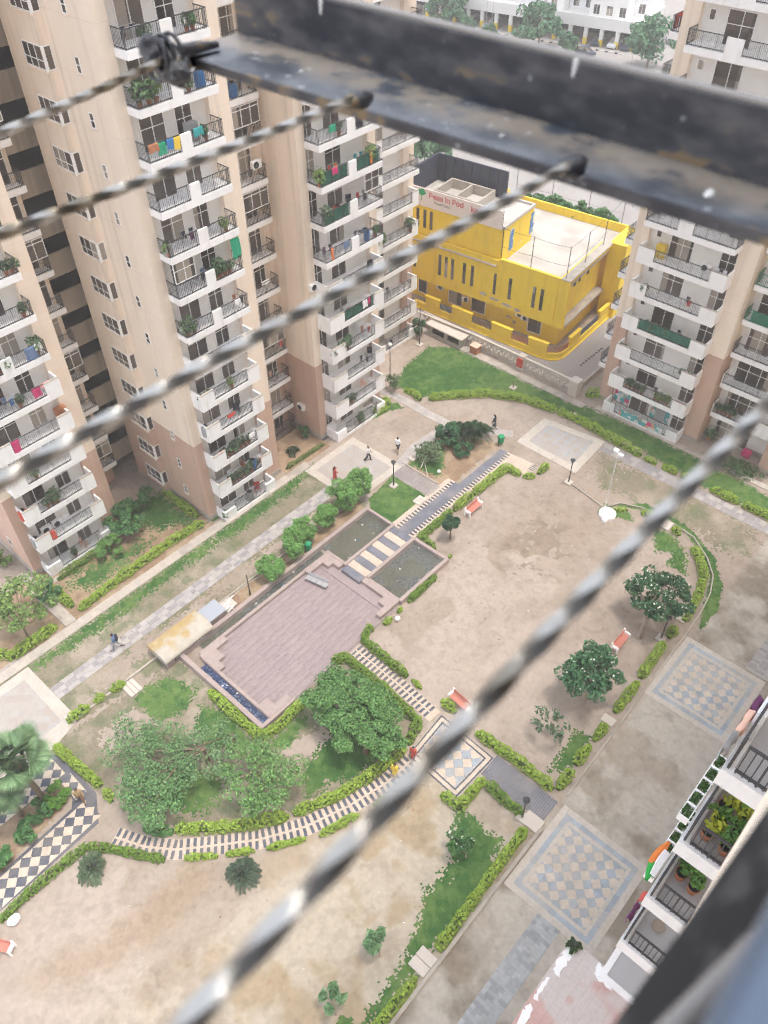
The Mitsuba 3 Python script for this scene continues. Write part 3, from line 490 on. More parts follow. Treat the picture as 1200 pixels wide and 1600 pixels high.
for i, (p, l) in enumerate([([(24.9, 8.3), (26.6, 8.3)], 'first lime hedge along the east kerb'), ([(27.1, 8.35), (28.9, 8.4)], 'second lime hedge along the east kerb'), ([(29.4, 8.4), (30.9, 8.4)], 'third lime hedge along the east kerb'), ([(32.2, 8.5), (35.4, 8.5)], 'fourth lime hedge along the east kerb'), ([(35.8, 8.6), (39.6, 8.8)], 'fifth, longest lime hedge along the east kerb'), ([(40.3, 8.8), (41.4, 8.85)], 'small lime hedge before the corner slab')]):
    hedge(p, .8, .7, l, 40 + i)
hedge([(42.4, 8.7), (44.2, 8.85), (46.0, 9.15), (47.5, 9.7), (48.9, 10.8), (49.6, 11.7)], .8, .75, 'curved lime hedge at the east end of the bare court', 50); hedge([(50.2, 13.2), (50.6, 14.0)], .8, .7, 'lime hedge clump past the curved gap', 51); hedge([(50.6, 15.6), (50.5, 16.9)], .7, .6, 'sparse hedge clump near the floodlight', 52); hedge([(50.0, 17.9), (49.2, 18.8)], .5, .4, 'faint hedge tuft by the floodlight base', 53)
hedge([(50.0, 43.2), (50.2, 42.2), (49.9, 41.0)], .8, .7, 'short lime hedge left of the wide lawn', 54); hedge([(50.6, 40.5), (52.2, 39.2), (54.9, 36.6), (56.6, 33.4), (57.2, 30)], 1.0, .8, 'long curved lime hedge edging the wide lawn', 55); hedge([(57.25, 29.8), (57.4, 27), (57.1, 23.5), (56.9, 20.6)], .95, .8, 'lime hedge curving past the tiled pad', 56)
for i, (a, b) in enumerate([(20.2, 19.0), (18.4, 17.0), (16.6, 15.4), (13.8, 11.2), (10.9, 7.6)]): hedge([(56.8 + .05 * i, a), (56.8 + .05 * i, b)], .8, .7, ['first', 'second', 'third', 'fourth', 'fifth'][i] + ' lime hedge piece along the grey north walk', 60 + i)
hedge([(12.6, 43.7), (17, 44.0), (21, 44.1), (24.9, 43.9)], .8, .7, 'long lime hedge along the concrete garden walk', 70); hedge([(12.4, 44.4), (12.5, 47.2)], .8, .7, 'lime hedge beside the side walk of the fenced garden', 71); hedge([(25.0, 44.8), (25.0, 49.6)], .75, .7, 'lime hedge by the corner-window wall', 72)
hedge([(13.2, 47.6), (16, 47.7), (19.0, 47.7)], .6, .7, 'hedge in front of the laundry tower ground floor', 73, (.09, .18, .03), (.18, .30, .05)); hedge([(6.2, 44.9), (6.9, 43.6), (8.6, 43.6), (10.6, 43.7)], .9, .8, 'thick lime hedge round the pale tree bed', 74)
hedge([(6.6, 35.95), (8.3, 35.85)], .8, .7, 'lime hedge tuft at the tiled pad corner', 75); hedge([(8.7, 35.85), (9.5, 35.85)], .8, .7, 'second lime hedge tuft along the low kerb', 76); hedge([(10.0, 35.8), (11.1, 35.6)], .8, .7, 'third lime hedge tuft along the low kerb', 77)
hedge([(45.2, 43.0), (46.8, 42.8), (47.6, 43.6)], .9, .8, 'lime hedge by the lamp at the second tower', 78); hedge([(61.3, 29.2), (62.2, 28.4), (62.3, 27.4)], 1.2, .8, 'lime hedge in the corner of the boundary wall', 79); hedge([(34.2, 43.6), (38.9, 43.5)], .5, .45, 'weedy hedge on the brown soil bed', 80, (.12, .17, .05), (.22, .26, .09))

# fallen leaves and grit: one scatter nobody could count
rng = np.random.default_rng(77); mbl = MB(); n = 1900
zones = [(5, 24, 17, 34), (24, 48, 8.5, 28), (8, 35, 36, 42), (12, 25, 43.5, 48), (50, 57, 10, 40)]
zi = rng.integers(0, len(zones), n); X = np.array([rng.uniform(zones[i][0], zones[i][1]) for i in zi]); Yv = np.array([rng.uniform(zones[i][2], zones[i][3]) for i in zi])
keep = meshkit.fbm(np.c_[X * .3, Yv * .3, X * 0], 3, 9) > .47; X, Yv = X[keep], Yv[keep]; n = len(X)
t_ = rng.uniform(0, 1, (n, 1)); leaf_cards(mbl, np.c_[X, Yv, np.full(n, .055)], np.tile([0, 0, 3.0], (n, 1)), .075, rng, (.16, .12, .07), (.40, .33, .23), droop=0.0)
k = thing('fallen_leaves', 'dry fallen leaves and grit scattered over the bare ground', 'leaf litter', kind='stuff'); scene[k] = mikit.ply(mbl.tm(), 'm_leaf', color=mbl.col())
# ------------------------------------------------------------------ apartment towers
# local frame of a facade: s to the right, n into the building (balconies stand at n < 0), z up
def window(par, F, s0, s1, n, z0, z1, split=(.5,), tr=None, depth=.06, fm='m_frame', name='window', zz=0.0):
    tw = F @ T().translate([s0, n, z0 + zz]); w, h = s1 - s0, z1 - z0; f = .05
    xs = [0] + [w * q for q in split] + [w]
    def frame():
        mb = MB().box(0, w, 0, depth, 0, f).box(0, w, 0, depth, h - f, h)
        for x in xs: mb.box(min(max(x - f / 2, 0), w - f), min(max(x - f / 2, 0), w - f) + f, .002, depth - .002, f, h - f)
        if tr: mb.box(f, w - f, .006, depth - .006, h * tr - f / 2, h * tr + f / 2)
        return mb.tm()
    k = part(par, name, shared(('wf', round(w, 2), round(h, 2), split, tr, depth), frame, fm), tw=tw)
    for a, b in zip(xs[:-1], xs[1:]):
        part(k, 'pane', shared(('wp', round(b - a, 2), round(h, 2)), lambda: bx(.02, b - a - .02, .025, .035, .03, h - .03), 'm_pane'), tw=tw @ T().translate([a, 0, 0]))
    return k
def rail_mesh(L, ret0=0, ret1=0, h=1.0, sp=.13, sides=1):
    mb = MB()
    def run(p, q):
        p, q = np.array(p), np.array(q); l = np.linalg.norm(q - p); d = (q - p) / l; n = int(l / sp)
        for i in range(n + 1):
            c = p + d * i * l / n; r = .011 if i % 8 else .02; mb.box(c[0] - r, c[0] + r, c[1] - r, c[1] + r, 0, h)
        lo, hi = np.minimum(p, q), np.maximum(p, q)
        for z in (.06, h): mb.box(lo[0] - .024, hi[0] + .024, lo[1] - .024, hi[1] + .024, z, z + .05)
    run((0, 0), (L, 0))
    if ret0: run((0, .13), (0, ret0))
    if ret1: run((L, .13), (L, ret1))
    return mb.tm()
def balcony(par, F, s0, s1, dep, z, style, rm='m_rail', fasc=.46, left_end=True, blk=(.42, .56), endw=(1.25, 1.15), back=0.0, thick=.14, glass=None):
    """slab with a white fascia, parapet blocks and railings; z = underside of the fascia"""
    L = s1 - s0; tw = F @ T().translate([s0, -dep, z])
    def slab():
        mb = MB().box(0, L, 0, thick, 0, fasc).box(0, thick, thick, dep + back, 0, fasc).box(L - thick, L, thick, dep + back, 0, fasc).box(thick, L - thick, thick, dep + back, fasc - .16, fasc - .03)
        return mb.tm()
    k = part(par, 'balcony', shared(('slab', round(L, 2), round(dep, 2), fasc), slab, 'm_white'), tw=tw)
    ph = 1.0
    def blockpart(a, b, ret=None):
        def f():
            mb = MB().box(a, b, .003, thick - .003, fasc, fasc + ph)
            if ret == 'l': mb.box(.003, thick - .003, thick - .003, dep, fasc, fasc + ph)
            if ret == 'r': mb.box(L - thick + .003, L - .003, thick - .003, dep, fasc, fasc + ph)
            return mb.tm()
        part(k, 'parapet', shared(('pb', round(a, 2), round(b, 2), ret, round(L, 2), round(dep, 2)), f, 'm_white'), tw=tw)
        if ret: part(k, 'coping', shared(('cp', round(a, 2), round(b, 2), round(dep, 2)), lambda: bx(a - .02, b + .02, -.02, thick + .02, fasc + ph, fasc + ph + .04), 'm_concrete'), tw=tw)
    def railpart(a, b, r0=0, r1=0, m=None):
        part(k, 'railing', shared(('rl', round(b - a, 2), round(r0, 2), round(r1, 2)), lambda: rail_mesh(b - a, r0, r1), m or rm), tw=tw @ T().translate([a, thick / 2, fasc]))
    if style == 'mid':
        blockpart(L * blk[0], L * blk[1]); railpart(.07, L * blk[0] - .02, dep - .1, 0); railpart(L * blk[1] + .02, L - .07, 0, dep - .1)
    elif style == 'ends':
        blockpart(0, endw[0], 'l'); blockpart(L - endw[1], L, 'r'); railpart(endw[0] + .02, L - endw[1] - .02)
    elif style == 'left': blockpart(0, endw[0], 'l'); railpart(endw[0] + .02, L - .07, 0, dep - .1)
    else: railpart(.07, L - .07, dep - .1, dep - .1)
    return k
def ground_front(par, F, s0, s1, dep):
    L = s1 - s0; tw = F @ T().translate([s0, -dep, 0])
    part(par, 'plinth', shared(('gf', round(L, 2), round(dep, 2)), lambda: MB().box(0, 1.2, 0, .16, 0, 1.05).box(L - 1.1, L, 0, .16, 0, 1.05).box(1.2, L - 1.1, 0, .16, 0, .25).box(0, .16, .16, dep, 0, 1.05).box(L - .16, L, .16, dep, 0, 1.05).box(.16, L - .16, .16, dep + .4, 0, .12).tm(), 'm_white'), tw=tw)
    part(par, 'gate', shared(('gate', round(L, 2)), lambda: rail_mesh(L - 2.36, h=1.25, sp=.14), 'm_rail'), tw=tw @ T().translate([1.23, .08, .26]))
def tower(label, F, group=None):
    k = thing('apartment_tower', label, 'apartment building', 'cream and brown towers round the court'); return k
def shell(k, F, plan, top, zc, base=.5, extra=None):
    """walls: brown paint below zc, cream above, on a low plinth"""
    P = Polygon(plan); part(k, 'wall', prism(P, 0.0, zc), 'm_brown', tw=F); part(k, 'wall', prism(P, zc, top), 'm_cream', tw=F)
    part(k, 'plinth_band', prism(P.buffer(.05, join_style=2).difference(P.buffer(-.02, join_style=2)), -.3, base), 'm_concrete', tw=F)
    part(k, 'roof', prism(P.buffer(.12, join_style=2), top, top + .3), 'm_roof', tw=F)
I4 = T()
def fr(x, y, deg): return T().translate([x, y, 0]).rotate([0, 0, 1], deg)
STY = lambda k, a=6: 'mid' if k >= a else 'ends'
rails = {}
def main_bay(k, F, s0, s1, dep, nfl, z0, fh, code, inner=.45, wins=((.14, .44, (.5,)), (.60, .80, (.5,))), endw=(1.25, 1.15), blk=(.42, .56), vent=None, mirror=False, s_in=None):
    a, b = s_in or (s0 + .1, s1 - .1)
    part(k, 'inner_wall', bx(a, b, inner - .04, inner + .01, .02, z0 + fh * nfl), 'm_inner', tw=F); L = s1 - s0
    ground_front(k, F, s0, s1, dep)
    for i in range(nfl + 1):
        z = z0 + fh * (i - 1); fz = z + .43 if i else .12
        if i: balcony(k, F, s0, s1, dep, z, STY(i), rm=rails.get((code, i), 'm_rail'), back=inner - .02, endw=endw, blk=blk)
        for (u, v, sp_) in wins:
            window(k, F, s0 + u * L, s0 + v * L, inner - .12, .02, 2.25, sp_, .55 if u > .5 else (.6 if i % 3 else None), zz=fz)
        if vent: window(k, F, s0 + vent[0] * L, s0 + vent[1] * L, inner - .12, 1.35, 2.05, (), zz=fz)
        if i % 4 == 1: pass
TOP = 48.0
# --- tower with laundry at the left edge (D)
F_D = fr(12.3, 49.45, 0)
D = tower('cream tower with laundry-hung balconies at the left edge, brown at its base', F_D)
shell(D, F_D, [(0, 0), (.8, 0), (.8, .5), (6.65, .5), (6.65, 0), (8.1, 0), (8.1, 4.15), (10.6, 4.15), (10.6, 13), (0, 13)], TOP, 8.2)
main_bay(D, F_D, .72, 6.75, 1.12, 14, 2.76, 3.0, 'D', s_in=(.8, 6.65), blk=(.44, .58))
F_D2 = F_D @ T().translate([0, 4.15, 0])
for i in range(1, 15):
    z = 2.76 + 3 * (i - 1); balcony(D, F_D2, 8.15, 10.75, .95, z, 'full', fasc=.42, thick=.1)
    window(D, F_D2, 8.4, 10.3, -.07, .02, 2.3, (.36, .72), .72, zz=z + .42)
    if i % 3 == 1: window(D, F_D2, 8.25, 10.7, -.93, 1.05, 2.5, (.34, .68), .8, zz=z + .42, name='glazing')
# stair core between the two towers: beige parapets with dark open decks
k = D
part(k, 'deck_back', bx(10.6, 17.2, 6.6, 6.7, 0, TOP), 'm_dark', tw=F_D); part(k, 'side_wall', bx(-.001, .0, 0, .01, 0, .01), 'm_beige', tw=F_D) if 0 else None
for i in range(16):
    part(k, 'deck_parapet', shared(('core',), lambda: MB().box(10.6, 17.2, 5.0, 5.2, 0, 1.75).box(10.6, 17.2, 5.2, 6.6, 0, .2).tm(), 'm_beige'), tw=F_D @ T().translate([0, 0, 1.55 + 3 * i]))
for zc_ in (.9,): window(D, fr(12.3, 53.0, -90), .6, 1.2, -.04, 1.6, 2.5, (), zz=0)
# --- tower with corner windows on its blank wall (A), with its recessed second bay
F_A = fr(25.5, 43.75, 0)
A = tower('cream tower with corner windows down its blank side wall and balconies beside it', F_A)
shell(A, F_A, [(0, 0), (.85, 0), (.85, .5), (6.5, .5), (6.5, 0), (8.1, 0), (8.1, 4.3), (13.7, 4.3), (13.7, 16), (4, 16), (4, 9.3), (-.55, 9.3), (-.55, 5.3), (0, 5.3)], TOP, 8.2)
main_bay(A, F_A, .8, 6.5, 1.2, 14, 2.76, 3.0, 'A', s_in=(.85, 6.5), wins=((.13, .44, (.5,)), (.58, .80, (.5,))))
for i in range(15): part(A, 'corner_post', shared(('cpost',), lambda: bx(-.66, -.54, 5.22, 5.34, .72, 2.08), 'm_frame'), tw=F_A @ T().translate([0, 0, .55 + 3 * i]))
F_A2 = F_A @ T().translate([0, 4.3, 0])
part(A, 'inner_wall', bx(8.9, 12.6, -.03, .01, .02, TOP - 2), 'm_inner', tw=F_A)if 0 else None
for i in range(0, 15):
    z = 2.76 + 3 * (i - 1); fz = z + .42 if i else .1
    if i: balcony(A, F_A2, 10.6, 13.2, 1.0, z, 'full', fasc=.42, thick=.1)
    else: part(A, 'gate', rail_mesh(2.6, .9, .9, 1.6), 'm_rail', tw=F_A2 @ T().translate([10.6, -.95, .1]))
    window(A, F_A2, 10.75, 12.6, -.07, .02, 2.3, (.36, .72), .72, zz=fz)
    if i in (3, 7, 9, 12): window(A, F_A2, 10.65, 13.1, -.96, 1.08, 2.5, (.34, .68), .8, zz=fz, name='glazing')
F_AL = fr(25.5, 53.0, -90)     # blank side wall, s runs towards the camera, n into the building (+x)
for i in range(0, 15):
    fz = .55 + 3 * i
    window(A, F_AL @ T().translate([-0, -.58, 0]), 1.75, 3.92, -.03, .75, 2.05, (.3, .62), .38, zz=fz)          # front of the corner window
    window(A, fr(24.95, 49.05, 0), .03, .52, -.035, .75, 2.05, (), None, zz=fz)                                 # its return face
    part(A, 'sill', shared(('sill',), lambda: MB().box(1.65, 4.02, -.10, .02, .62, .72).tm(), 'm_cream'), tw=F_AL @ T().translate([0, -.58, fz]))
    window(A, F_AL, 6.3, 6.75, -.03, 1.0, 1.9, (), .5, zz=fz)                                                   # narrow bathroom window
    part(A, 'sill', shared(('sill2',), lambda: bx(6.25, 6.8, -.07, .01, .9, .97), 'm_cream'), tw=F_AL @ T().translate([0, 0, fz]))
# --- tower next to the yellow building (C) with its set-back second bay
F_C = fr(39.2, 44.2, 0)
Ct = tower('cream tower standing next to the yellow building, with two columns of balconies', F_C)
shell(Ct, F_C, [(0, 0), (.85, 0), (.85, .5), (7.3, .5), (7.3, 0), (8.2, 0), (8.2, 6.0), (9.2, 6.0), (9.2, 6.5), (18.4, 6.5), (18.4, 6.0), (19.9, 6.0), (19.9, 18), (0, 18)], TOP, 8.2)
main_bay(Ct, F_C, .78, 7.35, 1.5, 14, 2.70, 3.0, 'C', s_in=(.85, 7.3), wins=((.05, .18, (.35,)), (.34, .60, (.5,))), endw=(1.7, 1.2), blk=(.44, .57))
F_C2 = F_C @ T().translate([0, 6.0, 0])
part(Ct, 'inner_wall', bx(9.2, 18.4, .42, .47, .02, TOP - 2), 'm_inner', tw=F_C2)
for i in range(0, 15):
    z = 2.6 + 3 * (i - 1); fz = z + .43 if i else .12
    if i: balcony(Ct, F_C2, 13.2, 19.3, 1.2, z, 'mid' if i >= 8 else 'left' if i in (6, 7) else 'ends', back=.4, endw=(1.0, .9), rm=rails.get(('C2', i), 'm_rail'), blk=(.42, .56))
    window(Ct, F_C2, 14.3, 16.0, .36, .02, 2.3, (.5,), .6 if i % 2 else None, zz=fz); window(Ct, F_C2, 11.0, 12.6, .36, .02, 2.3, (.5,), None, zz=fz)
ground_front(Ct, F_C2, 13.2, 19.3, 1.2)
# --- tower with the painted ground floor (R), facing the court from the east
F_R = fr(61.9, 28.15, -90)
R = tower('cream tower with a painted mural along its ground floor, east of the lawn', F_R)
shell(R, F_R, [(0, 0), (1.25, 0), (1.25, .5), (8.85, .5), (8.85, 0), (10.4, 0), (10.4, 2.0), (16.2, 2.0), (16.2, .2), (18, .2), (18, 14), (0, 14)], 50.0, 9.3)
main_bay(R, F_R, 1.22, 9.0, 1.35, 14, 2.93, 3.18, 'R', s_in=(1.25, 8.85), wins=((.24, .50, (.55,)), (.80, .97, (.5,))), endw=(1.5, 1.35), blk=(.37, .53), vent=(.07, .13))
F_R2 = F_R @ T().translate([0, 2.0, 0])
part(R, 'inner_wall', bx(10.5, 16.1, -.035, .01, .02, 46), 'm_inner', tw=F_R2)
for i in range(0, 15):
    z = 2.93 + 3.18 * (i - 1); fz = z + .43 if i else .12
    if i: balcony(R, F_R2, 10.55, 16.0, 1.25, z, 'left' if 0 else ('ends' if i < 3 else 'full'), rm='m_rail_green' if i in (4, 5) else 'm_rail', endw=(.1, 1.4) if i < 3 else (1.2, 1.2))
    window(R, F_R2, 11.1, 14.3, -.12, .02, 2.4, (.33, .66), .55, zz=fz)
for i in range(1, 12):      # little balconies on the far side wall
    balcony(R, fr(65.9, 28.15, 180), .2, 3.2, 1.1, 2.93 + 3.18 * (i - 1), 'full', thick=.1)
# mural panels, painted flat on the ground-floor wall
mur = MB()
def muralfn(p, n, uv):
    f, s, r = voronoi(p.y * 2.6, p.z * 3.2 + 4)
    col = mix((.12, .40, .42), (.66, .34, .22), smoothstep(.40, .45, r)); col = mix(col, (.66, .68, .66), smoothstep(.58, .6, r)); return mix(col, (.62, .09, .22), smoothstep(.92, .94, r))
mat('m_mural', proc(muralfn), .7, .2)
part(R, 'mural', bx(3.0, 7.5, -1.36, -1.33, .28, 1.0), 'm_mural', tw=F_R, label='colourful painted parapet'); part(R, 'mural', bx(1.4, 3.0, .36, .40, .2, 2.4), 'm_mural', tw=F_R, label='painted wall panel'); part(R, 'mural', bx(5.3, 7.2, .36, .40, .2, 2.6), 'm_mural', tw=F_R, label='painted doorway surround')
part(R, 'shutter', bx(5.8, 6.8, .30, .36, .14, 2.2), 'm_steel', tw=F_R)
# ------------------------------------------------------------------ yellow school building
import numpy as _n
YO, YD = np.array([65.85, 35.3]), 6.0
F_Y = T().translate([65.55, 35.3, 0]).rotate([0, 0, 1], 90 + YD).scale([1, -1, 1])   # s along the front (north), n into the building (east)
Y = thing('yellow_building', 'bright yellow two-storey building with slit windows and a pale roof terrace', 'building')
def yp(nm, m, *a, **k): return part(Y, nm, bx(*a), m, tw=F_Y, **k)
FZ2, PT = 3.0, 8.4
yp('wall', 'm_yellow', 1.0, 20, 1.3, 14, 0, FZ2); yp('upper_wall', 'm_yellow', .9, 1.15, 0.25, 9.6, FZ2 + .25, PT - .25); yp('roof_edge', 'm_yellow', 0, 1.15, .25, 9.6, PT - .28, PT - .01); yp('upper_wall', 'm_yellow', 0, 8.0, 0, .25, FZ2, PT); yp('upper_wall', 'm_yellow', 8, 20, 0, .25, FZ2, 8.2)
yp('soffit', 'm_yellow', .9, 20, .25, 14, FZ2, FZ2 + .2); yp('roof_deck', 'm_roof', .25, 20, .25, 13.9, PT - 1.0, PT - .7)
yp('core_wall', 'm_yellow', 1.3, 19.9, 2.0, 13.8, FZ2 + .2, PT - 1.0); yp('coping', 'm_concrete', -.06, .95, -.06, 9.7, PT, PT + .10); yp('coping', 'm_yellow', .95, 8.0, -.04, .3, PT, PT + .06); yp('ledge', 'm_concrete', 8.2, 20, -.25, .0, 7.55, 7.65)
yp('side_ledge', 'm_concrete', -.02, .9, .25, 9.5, FZ2 - .02, FZ2 + .24); yp('parapet', 'm_yellow', .1, 15, 13.75, 14, PT - .9, PT + .2); yp('parapet', 'm_yellow', -1.6, .3, 9.6, 14, FZ2 - 3, PT + .1); yp('parapet', 'm_yellow', 14.8, 15, 6.5, 13.75, PT - .9, PT + .6)
# upper block
yp('top_block', 'm_yellow', 8.0, 20, .45, 6.6, PT - .9, 11.5); yp('top_block_roof', 'm_roof', 8.05, 19.9, .5, 6.5, 11.5, 11.52)
for a in ((8.0, 20, .3, .55), (8.0, 20, 6.45, 6.7), (7.9, 8.15, .3, 6.7)): yp('coping', 'm_roof', *a, 11.48, 11.75)
yp('screen_wall', 'm_netwall', 11.2, 20, 6.2, 6.35, 11.5, 14.4); yp('screen_wall', 'm_netwall', 19.8, 20, .6, 6.2, 11.5, 14.4)
for i in range(9): yp('screen_rib', 'm_rail', 11.2 + i * 1.08, 11.26 + i * 1.08, 6.1, 6.2, 11.5, 14.4)
for a in ((12.2, 12.4, 2.0, 5.6), (12.4, 17.4, 2.0, 2.2), (12.4, 17.4, 5.4, 5.6), (17.4, 17.6, 2, 5.6), (14.8, 15, 2.2, 5.4)): yp('tank_wall', 'm_concrete', *a, 11.52, 12.5)
# slit windows in the overhang, big windows below
for s in (2.6, 3.5, 6.3, 8.1, 10.9, 11.9, 13.4, 14.2, 15.0, 18.3, 19.1): yp('slit_window', 'm_pane', s, s + .36, -.015, .03, 4.3, 6.7)
for s in (16.6, 17.4, 18.3): yp('slit_window', 'm_pane', s, s + .36, .43, .47, 8.9, 10.9)
for s, w in ((3.0, 1.5), (9.9, 1.7), (12.9, 1.7), (17.6, 1.1)):
    k_ = part(Y, 'window', MB().box(s - .06, s + w + .06, 1.22, 1.29, .55, .62).box(s - .06, s + w + .06, 1.22, 1.29, 2.2, 2.27).box(s - .06, s, 1.22, 1.29, .62, 2.2).box(s + w, s + w + .06, 1.22, 1.29, .62, 2.2).tm(), 'm_frame', tw=F_Y); part(k_, 'pane', bx(s, s + w, 1.26, 1.295, .62, 2.2), 'm_pane', tw=F_Y)
for i, s in enumerate((2.0, 4.0, 6.3)):                  # posters on the upper block's end wall
    yp('poster', ('m_poster', 'm_yellowcloth', 'm_poster')[i], 7.985, 8.0 - .03, s - .3, s + .5, 8.6, 10.9)
    yp('poster_frame', 'm_frame', 7.975, 7.99, s - .36, s + .56, 8.54, 8.6)
def posterfn(p, n, uv):
    f, s, r = voronoi(p.x * 2.5, p.z * 2.5); return mix((.10, .22, .45), (.6, .62, .45), smoothstep(.55, .6, r))
mat('m_poster', proc(posterfn), .5, .3)
for s in (3.2, 4.3, 6.2): yp('vent', 'm_dark', .88, .92, s, s + .5, 6.1, 6.8)
# peeling plaster patches below the slits
rng = random.Random(4)
for s_ in (1.2, 8.05, 15.8): part(Y, 'drain_pipe', MB().tube([(s_, -.07, 3.0), (s_, -.07, PT - .1)], .05, 8).tm(), 'm_yellow', tw=F_Y)
for (s, z, w) in ((5.4, 3.4, .9), (6.6, 3.55, 1.2), (8.2, 3.75, 1.2), (9.6, 3.95, .9), (6.9, 1.4, .7), (6.2, 1.0, .5)):
    pts = [(s + w * .6 * math.cos(a) * rng.uniform(.6, 1.1), z + .2 * math.sin(a) * rng.uniform(.6, 1.2)) for a in np.linspace(0, 6.0, 11)]
    d = -.006 if z > 3 else 1.292; P_ = prism(pts, 0, .02); P_.vertices = P_.vertices[:, [0, 2, 1]] + [0, d, 0]; part(Y, 'plaster_patch', P_, 'm_concrete', tw=F_Y)
# banner along the roof edge
bn = thing('roof_banner', 'pale banner board with red lettering on the yellow building roof', 'sign')
part(bn, 'board', bx(8.2, 19.6, .18, .28, 11.4, 13.3), 'm_banner', tw=F_Y); part(bn, 'post', bx(8.2, 8.3, .28, .4, 11.4, 13.3), 'm_rail', tw=F_Y); part(bn, 'post', bx(19.5, 19.6, .28, .4, 11.4, 13.3), 'm_rail', tw=F_Y)
def letters(txt, h, s, z, m, bold=True):
    t = meshkit.text_mesh(txt, h, .03, bold); v = np.array(t.vertices); t.vertices = np.c_[s - v[:, 0], .18 - v[:, 2] - .002, z + v[:, 1]]; t.invert()
    part(bn, 'lettering', t, m, tw=F_Y)
letters('Peas in Pod', .56, 17.0, 12.45, 'm_letter'); letters('Preschool', .30, 16.3, 11.95, 'm_letter_grey', False); letters('karep', .56, 11.9, 12.35, 'm_letter')
lf = prism([(-.6, 0), (-.2, .35), (.3, .4), (.65, 0), (.2, -.3), (-.3, -.25)], 0, .03); lf.vertices = np.c_[17.9 - lf.vertices[:, 0] * .9, .15 + lf.vertices[:, 2], 12.8 + lf.vertices[:, 1]]; part(bn, 'leaf_emblem', lf, 'm_green_plastic', tw=F_Y)
part(bn, 'leaf_emblem', bx(17.88, 17.94, .15, .175, 11.9, 12.6), 'm_green_plastic', tw=F_Y)
# roof net frame
nf = thing('roof_net_frame', 'thin black posts and ropes framing a play net on the pale roof terrace', 'net frame')
for (s, n) in ((7.9, .1), (4.5, .15), (.6, .3), (.5, 4.2), (.6, 8.6), (1.0, 13.8), (5, 13.8), (9.5, 13.8), (14, 13.8)): part(nf, 'post', MB().tube([(s, n, PT - .7), (s, n, PT + 3.4)], .035, 6).tm(), 'm_rail', tw=F_Y)
for a, b in (((7.9, .1), (4.5, .15)), ((4.5, .15), (.6, .3)), ((.6, .3), (.5, 4.2)), ((.5, 4.2), (.6, 8.6)), ((.6, 8.6), (1, 13.8)), ((1, 13.8), (5, 13.8)), ((5, 13.8), (9.5, 13.8)), ((9.5, 13.8), (14, 13.8))):
    for z in (PT + 3.35, PT + 1.4):
        q = np.linspace(0, 1, 7); part(nf, 'rope', MB().tube([(a[0] + (b[0] - a[0]) * u, a[1] + (b[1] - a[1]) * u, z - .25 * u * (1 - u) * 4 * .5) for u in q], .016, 5).tm(), 'm_rail', tw=F_Y)
def ac(name_label, F, s, n, z, w=.85, wall=False, group=None):
    k = thing('air_conditioner', name_label, 'air conditioner', group); tw = F @ T().translate([s, n, z])
    part(k, 'case', shared(('acc',), lambda: cbox(0, .85, -.32, 0, 0, .58, .02), 'm_frame'), tw=tw)
    th = np.linspace(0, 2 * np.pi, 16, endpoint=False)
    def fan():
        mb = MB()
        for r in (.24, .16, .08): mb.tube([(.33 + r * math.cos(a), -.335, .29 + r * math.sin(a)) for a in np.r_[th, 0]], .012, 4)
        for a in th[::2]: mb.tube([(.33, -.335, .29), (.33 + .24 * math.cos(a), -.335, .29 + .24 * math.sin(a))], .009, 4)
        return mb.tm()
    part(k, 'fan_guard', shared(('acf',), fan, 'm_rail'), tw=tw); part(k, 'fan_well', shared(('acw',), lambda: MB().tube([(.33, -.325, .29), (.33, -.316, .29)], .25, 16).tm(), 'm_dark'), tw=tw)
    part(k, 'bracket', shared(('acb',), lambda: MB().box(.08, .14, -.36, .02, -.06, 0).box(.7, .76, -.36, .02, -.06, 0).tm(), 'm_steel'), tw=tw); return k
ac('white outdoor unit on the yellow wall, left of the first big window', F_Y, 15.3, 1.28, 1.9); ac('white outdoor unit between the two big windows of the yellow wall', F_Y, 11.9, 1.28, 1.5); ac('grey-white outdoor unit high on the yellow wall near the corner', F_Y, 5.2, 1.28, 2.0); ac('outdoor unit under the slits beside the corner window', F_Y, 4.5, 1.28, 1.8); ac('white outdoor unit on the roof terrace edge of the yellow building', F_Y, 7.0, .62, PT - .68)
# front fence: low yellow wall, raised panels and coloured grilles
fn_ = thing('school_fence', 'yellow garden wall with raised panels and grille openings round the yellow building', 'fence')
FL = [(63.0, 53.0), (63.9, 36.6), (64.15, 35.6), (64.6, 35.0), (65.4, 34.75), (66.2, 34.75), (78, 35.45)]
part(fn_, 'low_wall', prism(LineString(FL).buffer(.16, cap_style=2, join_style=1), 0, .75), 'm_yellow'); part(fn_, 'footing', prism(LineString(FL).buffer(.3, cap_style=2), 0, .12), 'm_yellow')
def fpanel(u0, u1, L, m, z0, z1, th, nm, lab=None):
    a, b = L.interpolate(u0), L.interpolate(u1); part(fn_, nm, prism(LineString([(a.x, a.y), (b.x, b.y)]).buffer(th, cap_style=2), z0, z1), m, label=lab)
L1 = LineString(FL); tot = L1.length
for (u, w) in ((1.6, 1.9), (5.2, 2.6), (10.4, 2.5), (15.0, 2.2), (20.2, 2.1), (26.5, 2.2)):
    fpanel(u, u + w, L1, 'm_yellow', .75, 1.75, .14, 'panel'); fpanel(u - .08, u + w + .08, L1, 'm_yellow', 1.75, 1.87, .2, 'cap')
    for j in range(4): fpanel(u + .25 + j * (w - .5) / 3 - .05, u + .25 + j * (w - .5) / 3 + .05, L1, 'm_yellow', .85, 1.6, .19, 'panel_rib')
